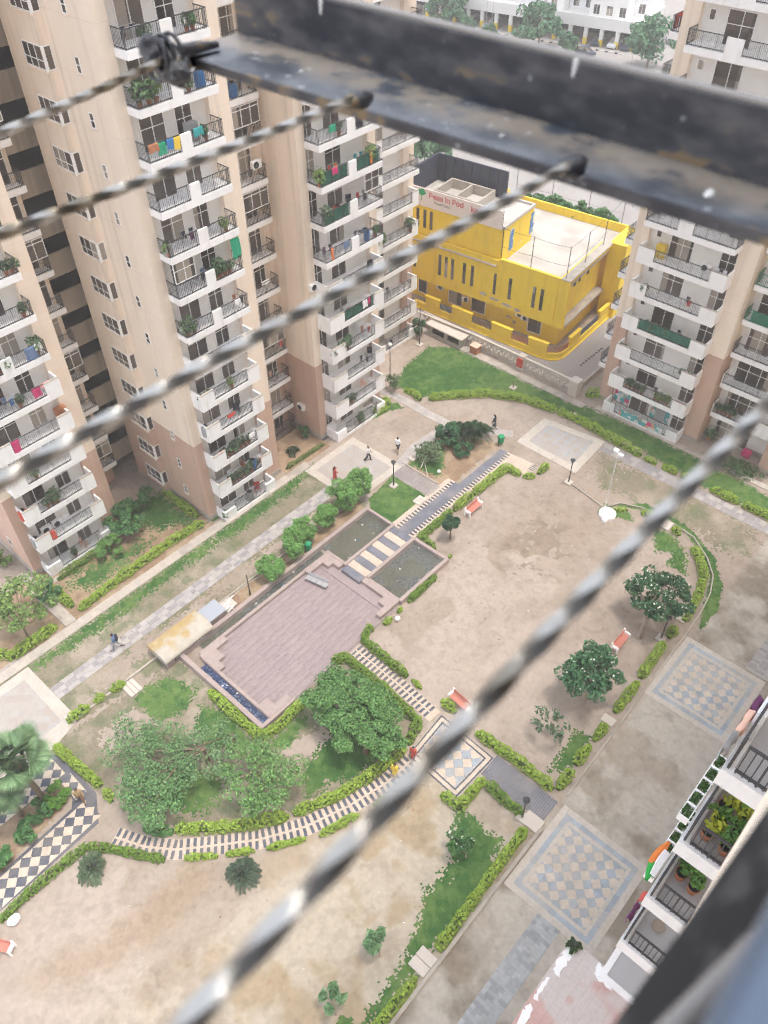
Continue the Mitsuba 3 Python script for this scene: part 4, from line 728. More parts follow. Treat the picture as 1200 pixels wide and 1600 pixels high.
for (u, v, m) in ((3.5, 5.2, 'm_bar_blue'), (7.8, 10.4, 'm_bark'), (12.9, 15.0, 'm_terracotta'), (17.2, 20.2, 'm_terracotta'), (22.3, 26.5, 'm_bar_blue'), (28.7, 30.5, 'm_rail_green')):
    n = int((v - u) / .16)
    for j in range(n): fpanel(u + j * .16, u + j * .16 + .07, L1, m, .75, 1.45, .03, 'grille_bar')
# ------------------------------------------------------------------ road and boundary wall
struct('road', prism([(61.2, 30.7), (62.6, 60), (45, 75), (160, 140), (190, 75), (140, 20), (80, 10), (79, 35), (66, 34.4), (64, 34.7), (63, 53), (61.2, 55)], -.3, .012), 'm_road') if 0 else struct('road', prism([(60.9, 30.6), (79.5, 31.6), (79.5, 35.2), (66.2, 34.5), (64.9, 34.5), (64.0, 35.2), (63.6, 36.5), (62.7, 53.2), (62.7, 62), (60.9, 62)], -.3, .015), 'm_road')
struct('road', prism([(80.5, -20), (80.5, 62), (70, 62), (70, 140), (150, 140), (158.5, 80.5), (240, 110), (260, 60), (130, -20)], -.3, .015), 'm_road')
for i in range(9): struct('road_marking', bx(66.2 + i * .5 - .9, 66.45 + i * .5 - .9, 32.3, 32.55, -.1, .022), 'm_dark')
bw = thing('boundary_wall', 'low pale boundary wall of pierced blocks between the lawn walk and the road', 'wall')
part(bw, 'footing', prism(LineString([(60.3, 50.3), (60.75, 43), (60.8, 30.3)]).buffer(.2, cap_style=2), 0, .5), 'm_concrete')
for i in range(62):
    for j in range(3):
        if (i + j) % 2 == 0 or j == 2: part(bw, 'block', shared(('blk',), lambda: bx(-.07, .07, 0, .29, 0, .33), 'm_stone'), tw=T().translate([60.8, 30.95 + i * .305, .5 + j * .335]))
part(bw, 'coping', prism(LineString([(60.3, 50.3), (60.75, 43), (60.8, 30.3)]).buffer(.13, cap_style=2), 1.5, 1.58), 'm_stone')
part(bw, 'pillar', cbox(60.3, 61.3, 29.8, 30.8, 0, 1.8, .04), 'm_stone'); part(bw, 'rail_wall', prism(LineString([(61.2, 30.35), (66, 30.4)]).buffer(.12, cap_style=2), 0, .6), 'm_concrete'); part(bw, 'pillar', cbox(60.45, 61.15, 36.3, 37.1, 0, 1.75, .04), 'm_stone', label='pillar with a dark red meter box')
part(bw, 'meter_box', bx(60.3, 60.46, 36.35, 37.05, .5, 1.5), 'm_red')
gs = thing('gate_hut', 'long low pale roofed block on the boundary wall near the tower', 'shed')
part(gs, 'wall', bx(59.6, 60.7, 43.6, 48.2, 0, 1.1), 'm_concrete'); part(gs, 'roof', cbox(59.3, 61.0, 43.4, 48.4, 1.1, 1.3, .05), 'm_stone'); part(gs, 'opening', bx(59.57, 59.61, 44, 45.5, .3, .9), 'm_dark'); part(gs, 'opening', bx(59.57, 59.61, 46, 47.6, .3, .9), 'm_dark')
mb_ = thing('brick_stove', 'small square brick box by the pale hut on the lawn walk', 'box'); part(mb_, 'body', cbox(59.6, 60.4, 41.6, 42.5, 0, .9, .03), 'm_terracotta'); part(mb_, 'lid', cbox(59.55, 60.45, 41.55, 42.55, .9, 1.0, .02), 'm_peach')
# ------------------------------------------------------------------ far parking building
F_F = fr(152.0, 118.4, math.degrees(math.atan2(80.5 - 118.4, 158.8 - 152.0)))   # s towards the south end, n away
Fb = thing('parking_building', 'cream apartment block on an open parking storey across the far road', 'building')
SL = 38.5
part(Fb, 'deck', bx(-14, SL, -.5, 16, 3.0, 4.3), 'm_inner', tw=F_F); part(Fb, 'back_wall', bx(-14, SL, 8, 8.3, 0, 3), 'm_dark', tw=F_F); part(Fb, 'side_wall', bx(SL - .4, SL, 4, 16, 0, 3), 'm_inner', tw=F_F); part(Fb, 'terrace_parapet', bx(-14, SL, -.5, -.3, 4.3, 5.0), 'm_inner', tw=F_F)
for i in range(17):
    s = -13 + i * 3.2; part(Fb, 'pillar', shared(('fp',), lambda: bx(-.35, .35, 0, .6, 1.2, 3.0), 'm_inner'), tw=F_F @ T().translate([min(s, SL - .4), -.3, 0])); part(Fb, 'pillar_base', shared(('fpb',), lambda: bx(-.37, .37, -.02, .62, 0, 1.2), 'm_yellow'), tw=F_F @ T().translate([min(s, SL - .4), -.3, 0]))
for i, (a, b, n, h, m) in enumerate([(-14, 2, 6, 40, 'm_white'), (2, 10, 3.2, 40, 'm_inner'), (10, 17, 5.5, 40, 'm_white'), (19, 22.5, 2.4, 40, 'm_inner'), (22.5, 28, 5.2, 40, 'm_white'), (28, 35.5, 1.8, 40, 'm_inner'), (35.5, 38.2, 6, 40, 'm_white')]):
    part(Fb, 'wall', bx(a, b - .01 * i, n, 16, 4.3, h), m, tw=F_F)
    for j in range(5):
        z = 4.5 + 3.1 * j
        for s in np.arange(a + .8, b - 1.4, 2.6): window(Fb, F_F, s, s + 1.3, n - .06, .3, 2.0, (.5,), zz=z)
        if i in (0, 2, 4): balcony(Fb, F_F @ T().translate([0, n, 0]), a + .3, b - .3, 1.3, 3.9 + 3.1 * (j + 1), 'full')
for j in range(4): part(Fb, 'wall_panel', bx(18, 22, 1.9, 2.3, 9 + 3.1 * j, 11 + 3.1 * j), 'm_brown', tw=F_F)
fb2 = thing('apartment_block', 'distant pale apartment block behind the alley at the top right', 'building'); F2 = fr(172, 74, -80)
part(fb2, 'wall', bx(0, 20, 0, 12, 0, 40), 'm_white', tw=F2)
for j in range(6):
    for s in (1.5, 5, 9, 13): window(fb2, F2, s, s + 1.6, -.05, .9, 2.2, (.5,), zz=.3 + 3.1 * j)
def car(label, F, s, n, m, rot=0):
    k = thing('parked_car', label, 'car', 'cars parked across the far road'); tw = F @ T().translate([s, n, 0]).rotate([0, 0, 1], rot)
    def body(): 
        m_ = prism([(0, .3), (.05, .75), (.9, .9), (3.6, .95), (4.1, .8), (4.15, .3)], -.85, .85); v = np.array(m_.vertices); m_.vertices = np.c_[v[:, 2] * (1 - .08 * (v[:, 1] > .7)), v[:, 0], v[:, 1]]; m_.invert(); return m_
    def cab():
        m_ = prism([(.95, .9), (1.6, 1.42), (3.0, 1.45), (3.75, .95)], -.72, .72); v = np.array(m_.vertices); m_.vertices = np.c_[v[:, 2] * (1 - .15 * (v[:, 1] > 1.2)), v[:, 0], v[:, 1]]; m_.invert(); return m_
    part(k, 'body', shared(('carb',), body, m), tw=tw); part(k, 'window', shared(('carc',), cab, 'm_pane'), tw=tw); part(k, 'roof', shared(('carr',), lambda: cbox(-.58, .58, 1.65, 2.95, 1.40, 1.48, .03), m), tw=tw)
    for x in (-.8, .8):
        for y in (.8, 3.3): part(k, 'wheel', shared(('carw',), lambda: MB().tube([(-.1, 0, 0), (.1, 0, 0)], .31, 12).tm(), 'm_rubber'), tw=tw @ T().translate([x, y, .31]))
for s, m, l in ((7.5, 'm_carsilver', 'silver parked car in the first open bay behind the far trees'), (24.2, 'm_carwhite', 'white car in the bay right of the big far tree'), (30.9, 'm_cardark', 'dark blue car parked in an open bay of the far building'), (34.3, 'm_carwhite', 'white car nosing out of the second bay from the corner'), (37.0, 'm_cardark', 'dark car in the corner bay of the far parking storey'), (-2.5, 'm_carwhite', 'white car at the far left of the parking storey'), (3.6, 'm_carsilver', 'silver car under the far parking storey near the pole')): car(l, F_F, s, -1.0, m)
car('black car standing on the far road before the corner bays', F_F, 33.2, -7, 'm_cardark', 70); car('pale van-like car in the alley beside the far block', fr(167, 77, 0), 0, 0, 'm_carsilver', -60)
for i in range(44): struct('kerb_block', bx(-4 + i * .95, -3.5 + i * .95, -3.0, -2.7, 0, .2), 'm_stone' if i % 2 else 'm_dark'); k_ = list(scene)[-1]; scene[k_]['to_world'] = F_F
# ------------------------------------------------------------------ the near tower the picture was taken from
O = thing('near_tower', 'white balconies of the near tower seen steeply from above at lower right', 'apartment building', 'cream and brown towers round the court')
part(O, 'wall', bx(6.2, 60, -14, -1.3, 0, 48.2), 'm_cream'); part(O, 'wall', bx(-8, 6.2, -14, -1.5, 0, 48.0), 'm_cream')
part(O, 'upper_wall', bx(-8, 60, -14, -1.6, 48.25, 66), 'm_cream'); part(O, 'room', MB().box(-2.5, 3.2, -1.59, -1.5, H - 1.1, H + 2.0).box(-2.6, 3.3, -1.6, -.45, H + 2.0, H + 2.25).tm(), 'm_dark')
F_O = fr(0, 0, 0)
part(O, 'terrace_block', bx(5.2, 9.15, -1.29, 1.40, 0, 24.45), 'm_cream')
def pinkfn(p, n, uv):
    a = fbm(p.x * 3, p.y * 1.2, 2.0, octaves=4); b = fbm(p.x * .9, p.y * .9, 7.0); f = fbm(p.x * 14, p.y * 14, 1.0)
    g = smoothstep(.06, .0, dr.abs(p.y * 4.0 - dr.floor(p.y * 4.0) - .5))
    col = mix((.52, .33, .30), (.60, .42, .39), a); return mix(col, (.58, .55, .53), .8 * smoothstep(.5, .62, b)) * (1.0 - .12 * g + .15 * (f - .5))
mat('m_pink_roof', proc(pinkfn), .8, .2); part(O, 'terrace_roof', bx(5.1, 9.15, -1.285, 1.42, 24.45, 24.6), 'm_pink_roof')
rng = random.Random(12)
for (x0, x1, y0, y1) in ((6.2, 7.0, 1.05, 1.4), (7.2, 7.9, 1.18, 1.4), (8.1, 9.0, 1.05, 1.4), (8.75, 9.12, -.2, .5)):
    q = dens([(x0, y0 + .1), (x1, y0 + .15), (x1, y1), (x0, y1)], .09); q = q + np.array([[rng.uniform(-.06, .06), rng.uniform(-.09, .0)] for _ in q]); part(O, 'plaster_patch', prism(Polygon(q).buffer(0).intersection(sbox(5.2, -1, 9.14, 1.42)), 24.595, 24.61), 'm_frame')
for i, z in enumerate((36.2, 33.2, 30.2, 27.2, 39.2, 42.2, 24.2, 21.2, 18.2, 15.2, 12.2, 9.2, 6.2, 3.2)):
    if i in (4, 5): continue
    k = part(O, 'balcony', MB().box(8.8, 13.6, .15, .315, z, z + .5).box(8.8, 8.97, -1.295, .15, z, z + .5).box(8.97, 13.6, -1.295, .15, z + .3, z + .46).box(13.43, 13.6, -1.295, .15, z + .46, z + .5).tm(), 'm_white')
    part(k, 'floor', bx(8.975, 13.42, -1.29, .145, z + .461, z + .468), 'm_floor')
    if i < 4:
        part(k, 'railing', rail_mesh(1.35, h=.85, sp=.12), 'm_rail', tw=T().translate([8.885, -1.25, z + .5]).rotate([0, 0, 1], 90)); part(k, 'railing', rail_mesh(4.6, h=.85, sp=.12), 'm_rail', tw=T().translate([8.9, .23, z + .5]))
    if i in (0, 1, 3): part(k, 'parapet', bx(9.6 + .4 * i, 11.2, .155, .31, z + .5, z + 1.35), 'm_white')
# coping of the photographer's own parapet, just outside the grille
part(O, 'window_ledge', cbox(.12, 3.2, -.45, -.0385, H - 1.15, H - 1.0, .01), 'm_cream')
# ------------------------------------------------------------------ trees and plants
bush = [(24.6, 35.0, 2.3, .95, 'clipped bush nearest the thin black lamp post'), (27.6, 35.4, 2.5, 1.15, 'second clipped bush, over the reddish soil'), (28.9, 35.9, 2.6, 1.05, 'third clipped bush in the row by the green bin'), (31.6, 36.1, 2.2, .95, 'fourth clipped bush by the brown cover slab'), (34.0, 36.2, 2.9, 1.25, 'fifth, broad clipped bush north of the pool'), (36.3, 36.3, 2.8, 1.1, 'last clipped bush at the small square lawn')]
for i, (x, y, h, r, l) in enumerate(bush):
    tree('bush_tree', l, 'bush', x, y, h * .35, (x, y, h * .62), (r * .95, r * .95, h * .40), 22, 190, .125, (.10, .24, .06), (.22, .42, .12), 100 + i, .06, group=None, cl=.42, hollow=.2)
tree('shade_tree', 'broad dark green tree over the terrace corner and straight ladder path', 'tree', 18.6, 19.2, 2.0, (19.5, 20.9, 2.5), (2.6, 4.0, 1.05), 110, 260, .13, (.065, .165, .05), (.18, .345, .115), 120, .16, cl=.19, hollow=.15, lim=12)
tree('shade_tree', 'low spreading feathery tree in the middle of the shaded lawn', 'tree', 11.2, 26.5, 1.8, (8.6, 28.5, 2.2), (2.8, 3.4, .7), 70, 74, .12, (.085, .185, .075), (.22, .375, .16), 121, .14, cl=.2, hollow=.2, lim=11, bark='m_bark')
tree('shade_tree', 'feathery tree overhanging the start of the curved ladder path', 'tree', 7.4, 26.6, 1.7, (6.7, 26.3, 2.1), (2.0, 2.0, .8), 36, 78, .12, (.085, .195, .075), (.215, .385, .15), 122, .11, cl=.25, hollow=.2)
tree('shade_tree', 'bright spreading tree between the two shaded trees by the curved path', 'tree', 12.8, 22.6, 1.8, (12.4, 22.2, 2.2), (2.4, 3.1, .75), 52, 95, .12, (.085, .20, .06), (.225, .40, .13), 123, .13, cl=.23, hollow=.2)
tree('shade_tree', 'airy tree reaching toward the terrace over the bare patch', 'tree', 13.2, 26.0, 1.6, (11.3, 25.8, 2.1), (2.0, 2.2, .6), 30, 60, .12, (.09, .18, .08), (.215, .35, .16), 124, .10, cl=.25, hollow=.3)
tree('frangipani_tree', 'white-flowered frangipani tree nearest the thin sapling', 'tree', 31.7, 10.6, 1.6, (32.1, 10.9, 3.0), (2.1, 2.1, 1.3), 56, 66, .19, (.04, .12, .055), (.09, .21, .10), 130, .13, 'm_bark_pale', (.15, .1), cl=.26, flowers=130, hollow=.3, lim=14)
tree('frangipani_tree', 'white-flowered frangipani tree with an uneven crown near the lamp', 'tree', 38.8, 10.5, 1.6, (41.0, 10.7, 3.0), (2.0, 2.3, 1.3), 54, 62, .19, (.035, .10, .045), (.075, .175, .08), 131, .12, 'm_bark_pale', (.7, .1), cl=.23, flowers=190, hollow=.45, lim=14)
tree('frangipani_tree', 'thin sparse sapling at the lower edge of the bare court', 'tree', 27.6, 9.9, .9, (27.6, 10.8, 1.9), (1.0, 1.3, .8), 18, 15, .17, (.05, .11, .06), (.12, .20, .11), 132, .04, 'm_bark_pale', cl=.25, hollow=.3, lim=12)
tree('frangipani_tree', 'small white-flowered frangipani on the dark lawn', 'tree', 17.6, 10.0, .9, (17.6, 10.6, 1.6), (.75, .75, .5), 13, 34, .21, (.04, .12, .04), (.10, .21, .07), 133, .05, 'm_bark_pale', flowers=30, lim=8)
tree('sapling', 'young frangipani sapling alone on the sandy court', 'sapling', 10.1, 10.2, 1.2, (10.2, 10.6, 1.75), (.6, .55, .3), 7, 34, .26, (.09, .19, .09), (.20, .34, .17), 134, .04, 'm_bark_pale', cl=.45, lim=6)
tree('sapling', 'three-headed sapling with an oval grass patch at its foot', 'sapling', 6.4, 10.0, .8, (6.7, 10.4, 1.55), (.6, .55, .35), 6, 34, .26, (.09, .19, .09), (.20, .34, .17), 135, .04, 'm_bark_pale', cl=.4, hollow=.8, lim=5)
tree('lollipop_tree', 'small dark ball-clipped tree beside the lime hedge', 'tree', 37.4, 27.2, 1.2, (37.5, 27.3, 1.85), (.66, .66, .6), 26, 80, .13, (.025, .075, .04), (.055, .125, .065), 136, .07, cl=.38, hollow=.1)
tree('shade_tree', 'pale yellow-green feathery tree by the grey pavement at the left edge', 'tree', 8.57, 44.2, 1.6, (9.5, 45.1, 2.9), (2.4, 2.4, 1.3), 38, 50, .2, PALE, PALE2, 140, .10, cl=.26, hollow=.3, lim=10)
tree('garden_shrub', 'leafy shrub spilling over the side walk by the lime hedge', 'shrub', 11.9, 46.5, .5, (11.8, 46.6, 1.0), (1.0, 1.1, .6), 16, 60, .2, (.07, .17, .07), (.15, .28, .12), 141, .05)
tree('garden_shrub', 'large leafy shrub before the laundry tower ground floor', 'shrub', 20.0, 47.6, .7, (20.2, 48.0, 1.4), (1.5, 1.4, .8), 22, 60, .22, (.05, .14, .05), (.12, .25, .09), 142, .06)
tree('garden_shrub', 'bright leafy shrub in the middle of the fenced garden', 'shrub', 17.8, 47.0, .5, (17.9, 46.9, .9), (1.2, .9, .5), 14, 55, .2, (.09, .20, .06), (.18, .33, .09), 143, .05)
tree('garden_shrub', 'dark shrub in the shade between the two left towers', 'shrub', 22.6, 49.5, .6, (22.4, 49.6, 1.1), (1.3, 1.0, .7), 14, 55, .22, (.04, .11, .04), (.09, .19, .07), 144, .05)
tree('garden_shrub', 'yellowish shrub on the bare soil left of the laundry tower', 'shrub', 11.3, 52.5, .4, (11.3, 52.5, .7), (.8, .8, .4), 9, 50, .18, PALE, PALE2, 145, .04)
for i, (x, y, l) in enumerate([(3.1, 31.6, 'round clipped shrub in the bed inside the checkered path bend'), (1.9, 31.6, 'round shrub beside the palm trunk base'), (.6, 31.0, 'dark round shrub between the palms'), (-1.4, 30.6, 'dark round shrub at the left edge of the palm bed')]):
    tree('garden_shrub', l, 'shrub', x, y, .3, (x, y, .65), (.75, .7, .55), 16, 75, .17, (.07, .19, .03) if i == 0 else (.05, .15, .045), (.17, .33, .06) if i == 0 else (.12, .26, .09), 150 + i, .05)
tree('garden_shrub', 'dark green low shrub in front of the palm clump', 'shrub', 46.6, 32.9, .3, (46.6, 33.0, .55), (.9, .8, .45), 15, 70, .17, (.03, .10, .045), (.075, .18, .08), 160, .05)
tree('garden_shrub', 'grey-green sprawling shrub by the curved garden path', 'shrub', 43.6, 34.6, .5, (43.8, 34.7, 1.0), (1.1, 1.3, .7), 22, 45, .15, (.09, .15, .075), (.21, .26, .16), 161, .05)
tree('garden_shrub', 'dense dark shrub left of the feathery palm', 'shrub', 46.6, 34.8, .6, (46.6, 34.9, 1.2), (1.2, 1.1, .9), 26, 60, .19, (.03, .10, .05), (.07, .17, .08), 162, .06)
tree('garden_shrub', 'bushy shrub by the wall at the second bay of the tower', 'shrub', 38.6, 45.8, .3, (38.5, 45.8, .55), (.55, .6, .45), 9, 60, .16, (.04, .10, .04), (.09, .18, .07), 163, .04)
tree('garden_shrub', 'dark tall shrub by the pale hut at the road wall', 'shrub', 58.4, 48.6, .7, (58.4, 48.7, 1.2), (.75, .75, .9), 14, 60, .17, (.04, .10, .05), (.09, .17, .08), 164, .05)
tree('garden_shrub', 'twiggy shrub beside the white-globe lamp at the tower corner', 'shrub', 49.2, 43.9, .6, (49.3, 44.2, 1.2), (.8, .8, .7), 14, 30, .15, (.06, .12, .05), (.13, .20, .09), 165, .04)
tree('garden_shrub', 'weedy undergrowth by the mural tower entrance recess', 'shrub', 60.6, 13.6, .3, (60.8, 13.4, .5), (1.2, 2.2, .45), 20, 50, .16, (.06, .12, .05), (.13, .20, .09), 166, .04)
def palm(label, x, y, h, cx, cy_, nf, fl, seed, tr=.17, fan=True, c0=(.06, .15, .06), c1=(.15, .26, .12)):
    rng = np.random.default_rng(seed); k = thing('palm_tree', label, 'palm')
    tp = np.array([cx, cy_, h]); q = np.linspace(0, 1, 9)
    b0 = max(0, h - .2) if h > 20 else 0; pts = [(x + (cx - x) * u ** 1.3, y + (cy_ - y) * u ** 1.3, b0 + (h - b0) * u - .05) for u in q]; part(k, 'trunk', MB().tube(pts, [tr * (1.25 - .4 * u) * (1.08 if i % 2 else .95) for i, u in enumerate(q)], 10).tm(), 'm_bark', smooth=40)
    for i in range(nf):
        a = i * 2.399 + rng.uniform(-.2, .2); el = math.radians(rng.uniform(-25, 70)) if fan else math.radians(rng.uniform(20, 75)); d = np.array([math.cos(a) * math.cos(el), math.sin(a) * math.cos(el), math.sin(el)])
        side = unit(np.cross(d, [0, 0, 1])); nrm = np.cross(side, d); mb = MB(); L = fl * rng.uniform(.85, 1.1); t = rng.uniform(.8, 1.15)
        def leaf(b, dd, l, w, sag):
            s2 = unit(np.cross(dd, nrm)) * w; tip = b + dd * l - [0, 0, sag]; mid = b + dd * l * .55 - [0, 0, sag * .25]; u = rng.uniform(0, 1); c = (np.array(c0) * (1 - u) + np.array(c1) * u) * t
            mb.add([b, mid - s2, tip, mid + s2], [[0, 1, 2], [0, 2, 3]], c)
        if fan:
            hub = tp + d * L * .5 - [0, 0, .05]; mb.tube([tp, hub], .02, 4)
            for w in np.linspace(-1.9, 1.9, 34): leaf(hub, unit(d * math.cos(w * .75) + side * math.sin(w * .75)), L * .62 * (1 - .1 * abs(w)), .05, .22 * L * (.3 + .35 * abs(w)))
        else:
            rib = [tp + d * L * u - np.array([0, 0, .75 * L * u ** 2.2]) for u in np.linspace(0, 1, 9)]; mb.tube(rib, np.linspace(.025, .006, 9), 4)
            for j in range(2, 44):
                u = j / 44; b = tp + d * L * u - np.array([0, 0, .75 * L * u ** 2.2])
                for s in (-1, 1): leaf(b, unit(d * .75 + side * s), L * .30 * (1 - .6 * abs(u - .4)), .016, .1)
        part(k, 'frond', mb.tm(), 'm_leaf', color=np.where(mb.col() == 0, .1, mb.col()))
    return k
palm('tall fan palm rising from the bed inside the checkered path', 2.5, 32.2, 5.2, 2.35, 32.5, 32, 2.2, 1, c0=(.13, .24, .12), c1=(.30, .43, .24)); palm('fan palm cut by the left edge of the photo', 1.0, 32.5, 4.3, .95, 32.8, 28, 2.0, 2, c0=(.12, .22, .11), c1=(.27, .39, .22))
palm('feathery date palm in the bed beside the dark slab walk', 48.6, 33.2, .9, 48.6, 33.3, 26, 2.2, 3, .2, False, (.035, .09, .045), (.09, .16, .08)); palm('second feathery palm in the same bed, behind the shrub', 47.6, 34.6, .8, 47.6, 34.7, 20, 1.9, 4, .2, False, (.035, .09, .05), (.08, .15, .08))
palm('spiky cycad on the sand below the checkered path', 2.2, 26.2, .25, 2.2, 26.2, 34, 1.25, 5, .12, False, (.13, .20, .12), (.28, .37, .24)); palm('dark spiky cycad on the sand below the curved path', 7.9, 19.3, .25, 7.9, 19.3, 36, 1.3, 6, .12, False, (.11, .17, .12), (.23, .31, .22))
palm('small spiky palm in the brown soil bed between towers', 36.2, 44.9, .2, 36.2, 44.9, 14, .9, 7, .08, False, (.06, .10, .05), (.14, .18, .09)); palm('green spiky plant at the edge of the pink terrace roof', 9.0, 1.25, 24.72, 9.0, 1.25, 12, .28, 8, .015, False, (.06, .15, .05), (.16, .30, .10))
for i, (s, n) in enumerate([(13.3, 14.6), (11.6, 15.2), (10.4, 15.0), (9.0, 15.4), (7.6, 15.2), (6.2, 15.2), (4.8, 15.4), (3.2, 15.0)]):
    w = np.array(F_Y.matrix) @ [s, n, 0, 1]; tree('roadside_bush', ['first', 'second', 'third', 'fourth', 'fifth', 'sixth', 'seventh', 'last'][i] + ' green bush in the row behind the roof terrace, counted from the banner', 'bush', w[0], w[1], 4.0, (w[0], w[1], 7.4), (1.2, 1.2, 1.5), 16, 55, .3, (.05, .14, .05), (.12, .26, .10), 170 + i, .12, hollow=.1)
for i, (x, y, h, r, l) in enumerate([(147.5, 117.5, 6.5, 4.2, 'large tree before the parking building, left of the pole'), (146.5, 111.0, 3.0, 1.5, 'first small clipped tree on the far road'), (146.0, 105.0, 2.9, 1.3, 'second small clipped tree on the far road'), (148.5, 95.2, 7.0, 4.6, 'large round tree hiding the middle parking bays'), (149.6, 89.4, 3.2, 1.6, 'third small clipped tree on the far road'), (151.5, 73.5, 7.5, 4.2, 'large tree at the alley corner of the far block'), (93, 75, 7, 3.2, 'tree behind the yellow building roof at the tower edge')]):
    tree('street_tree', l, 'tree', x, y, h * .4, (x, y, h * .65), (r, r, h * .42), 26, 70, .55 if r > 2 else .35, (.05, .13, .07), (.12, .24, .12), 190 + i, .18, hollow=.15)
# ------------------------------------------------------------------ lamps, benches, bins, shed
def lamp(label, x, y, h, head='dark', pm='m_rail', base=True):
    k = thing('lamp_post', label, 'lamp post'); part(k, 'pole', MB().tube([(x, y, 0), (x, y, .5), (x, y, .52), (x, y, h)], [.075, .07, .05, .038], 8).tm(), pm)
    if base: part(k, 'base', cbox(x - .32, x + .32, y - .32, y + .32, 0, .16, .03), 'm_stone')
    if head == 'dark':
        part(k, 'lantern', MB().tube([(x, y, h), (x, y, h + .28)], [.09, .17], 8).tm(), 'm_pane'); part(k, 'lantern_cap', MB().tube([(x, y, h + .28), (x, y, h + .34), (x, y, h + .45)], [.24, .2, .03], 8).tm(), 'm_rail')
    elif head == 'globe': part(k, 'lantern', trimesh.creation.icosphere(subdivisions=2, radius=.2).apply_translation([x, y, h + .15]), 'm_frame', smooth=True); part(k, 'bracket', MB().tube([(x - .35, y, h - .1), (x, y, h), (x + .35, y, h - .1)], .025, 6).tm(), pm)
    elif head == 'flood': part(k, 'floodlight', cbox(x - .3, x - .02, y - .5, y - .1, h - .05, h + .15, .02), 'm_frame'); part(k, 'floodlight', cbox(x + .02, x + .3, y + .1, y + .5, h - .05, h + .15, .02), 'm_frame'); part(k, 'crossarm', MB().tube([(x, y - .5, h), (x, y + .5, h)], .03, 6).tm(), pm)
    return k
lamp('black lantern post between the frangipani trees', 39.9, 9.2, 2.3); lamp('black lantern post on the small square lawn', 39.0, 34.9, 2.6); lamp('black lantern post near the faded tiled pad and hedge stub', 49.6, 23.6, 2.4); lamp('tall black post with a white globe at the tower corner', 49.5, 44.7, 5.0, 'globe'); lamp('slim black post standing by the low kerb near the shed', 22.4, 35.1, 2.4, 'none', base=False); lamp('short black lamp post by the slate walk corner slab', 21.9, 8.9, 2.2); lamp('black post on the sandy corner by the pale hut', 57.2, 47.4, 4.6, 'none')
lamp('short iron post stump on the lawn side of the long walk', 57.6, 35.4, .9, 'none', 'm_bark'); lamp('small spotlight post stump in the lawn by the curved hedge', 57.9, 28.6, .7, 'none')
k = lamp('tall thin white floodlight pole rising from a round white base', 48.6, 19.4, 6.6, 'flood', 'm_frame', False); part(k, 'base', MB().tube([(48.3, 18.9, 0), (48.3, 18.9, .35)], .72, 24).tm(), 'm_white'); part(k, 'base_plate', MB().tube([(48.3, 18.9, .35), (48.3, 18.9, .40)], .60, 24).tm(), 'm_frame'); part(k, 'switch_box', cbox(47.3, 47.75, 18.5, 18.85, 0, .35, .02), 'm_white')
for s, n in ((11.5, -9), (12.3, -8)): w = np.array(F_F.matrix) @ [s, n, 0, 1]; lamp(f'tall pale pole before the parking building, {"left" if s < 12 else "right"} one of the pair', w[0], w[1], 14, 'none', 'm_steel', False)
w = np.array(F_F.matrix) @ [19.5, -6.5, 0, 1]; lamp('pale street lamp before the big round far tree', w[0], w[1], 7, 'flood', 'm_steel', False); w = np.array(F_F.matrix) @ [41, -8, 0, 1]; lamp('pale street lamp at the far alley tree', w[0], w[1], 7, 'flood', 'm_steel', False)
def bench(label, x, y, deg, back=True):
    k = thing('park_bench', label, 'bench'); F = fr(x, y, deg)
    for s in (-.85, .85): part(k, 'end_frame', MB().box(s - .06, s + .06, -.30, .30, .40, .47).box(s - .06, s + .06, -.30, -.20, 0, .66).box(s - .06, s + .06, .2, .3, 0, .9).box(s - .06, s + .06, -.28, .28, .62, .68).tm(), 'm_frame', tw=F)
    for j in range(4): part(k, 'seat_slat', cbox(-.79, .79, -.27 + j * .125, -.16 + j * .125, .47, .505, .01), 'm_bench_red', tw=F)
    for j in range(3): part(k, 'back_slat', cbox(-.79, .79, .20, .235, .56 + j * .13, .67 + j * .13, .01), 'm_bench_red', tw=F)
bench('red-slatted white-framed bench beside the lime hedge', 41.2, 27.7, 0); bench('red bench end-on beside the checker court', 25.6, 16.8, -95); bench('red bench half hidden behind the frangipani', 37.4, 11.2, 0); bench('red bench cut off by the left edge of the sandy court', -3.9, 26.4, -60)
k = thing('metal_bench', 'silver four-seat metal bench standing on the ribbed terrace', 'bench'); F = fr(26.6, 31.9, -78)
for j in range(4): part(k, 'seat', cbox(-1.0 + j * .5, -.53 + j * .5, -.22, .22, .42, .46, .015), 'm_steel', tw=F); part(k, 'backrest', cbox(-1.0 + j * .5, -.53 + j * .5, .22, .26, .5, .85, .015), 'm_steel', tw=F)
part(k, 'beam', bx(-1.0, 1.0, -.03, .03, .36, .42), 'm_rail', tw=F)
for s in (-.8, .8): part(k, 'leg', MB().tube([(s, -.25, 0), (s, 0, .36), (s, .25, 0)], .025, 6).tm(), 'm_steel', tw=F)
def bin_(label, x, y, deg=0):
    k = thing('litter_bin', label, 'bin'); F = fr(x, y, deg); th = np.linspace(0, 2 * np.pi, 15)
    part(k, 'barrel', MB().tube([(0, 0, .22), (0, 0, .3), (0, 0, .85)], [.2, .27, .31], 14).tm(), 'm_green_plastic', tw=F, smooth=40); part(k, 'hood', MB().tube([(0, 0, .95), (0, 0, 1.05), (0, 0, 1.15)], [.31, .26, .08], 14).tm(), 'm_green_plastic', tw=F, smooth=40); part(k, 'opening', bx(-.2, .2, -.29, .29, .86, .945), 'm_dark', tw=F)
    for s in (-.34, .34): part(k, 'post', MB().tube([(s, 0, 0), (s, 0, 1.0)], .03, 6).tm(), 'm_rail', tw=F)
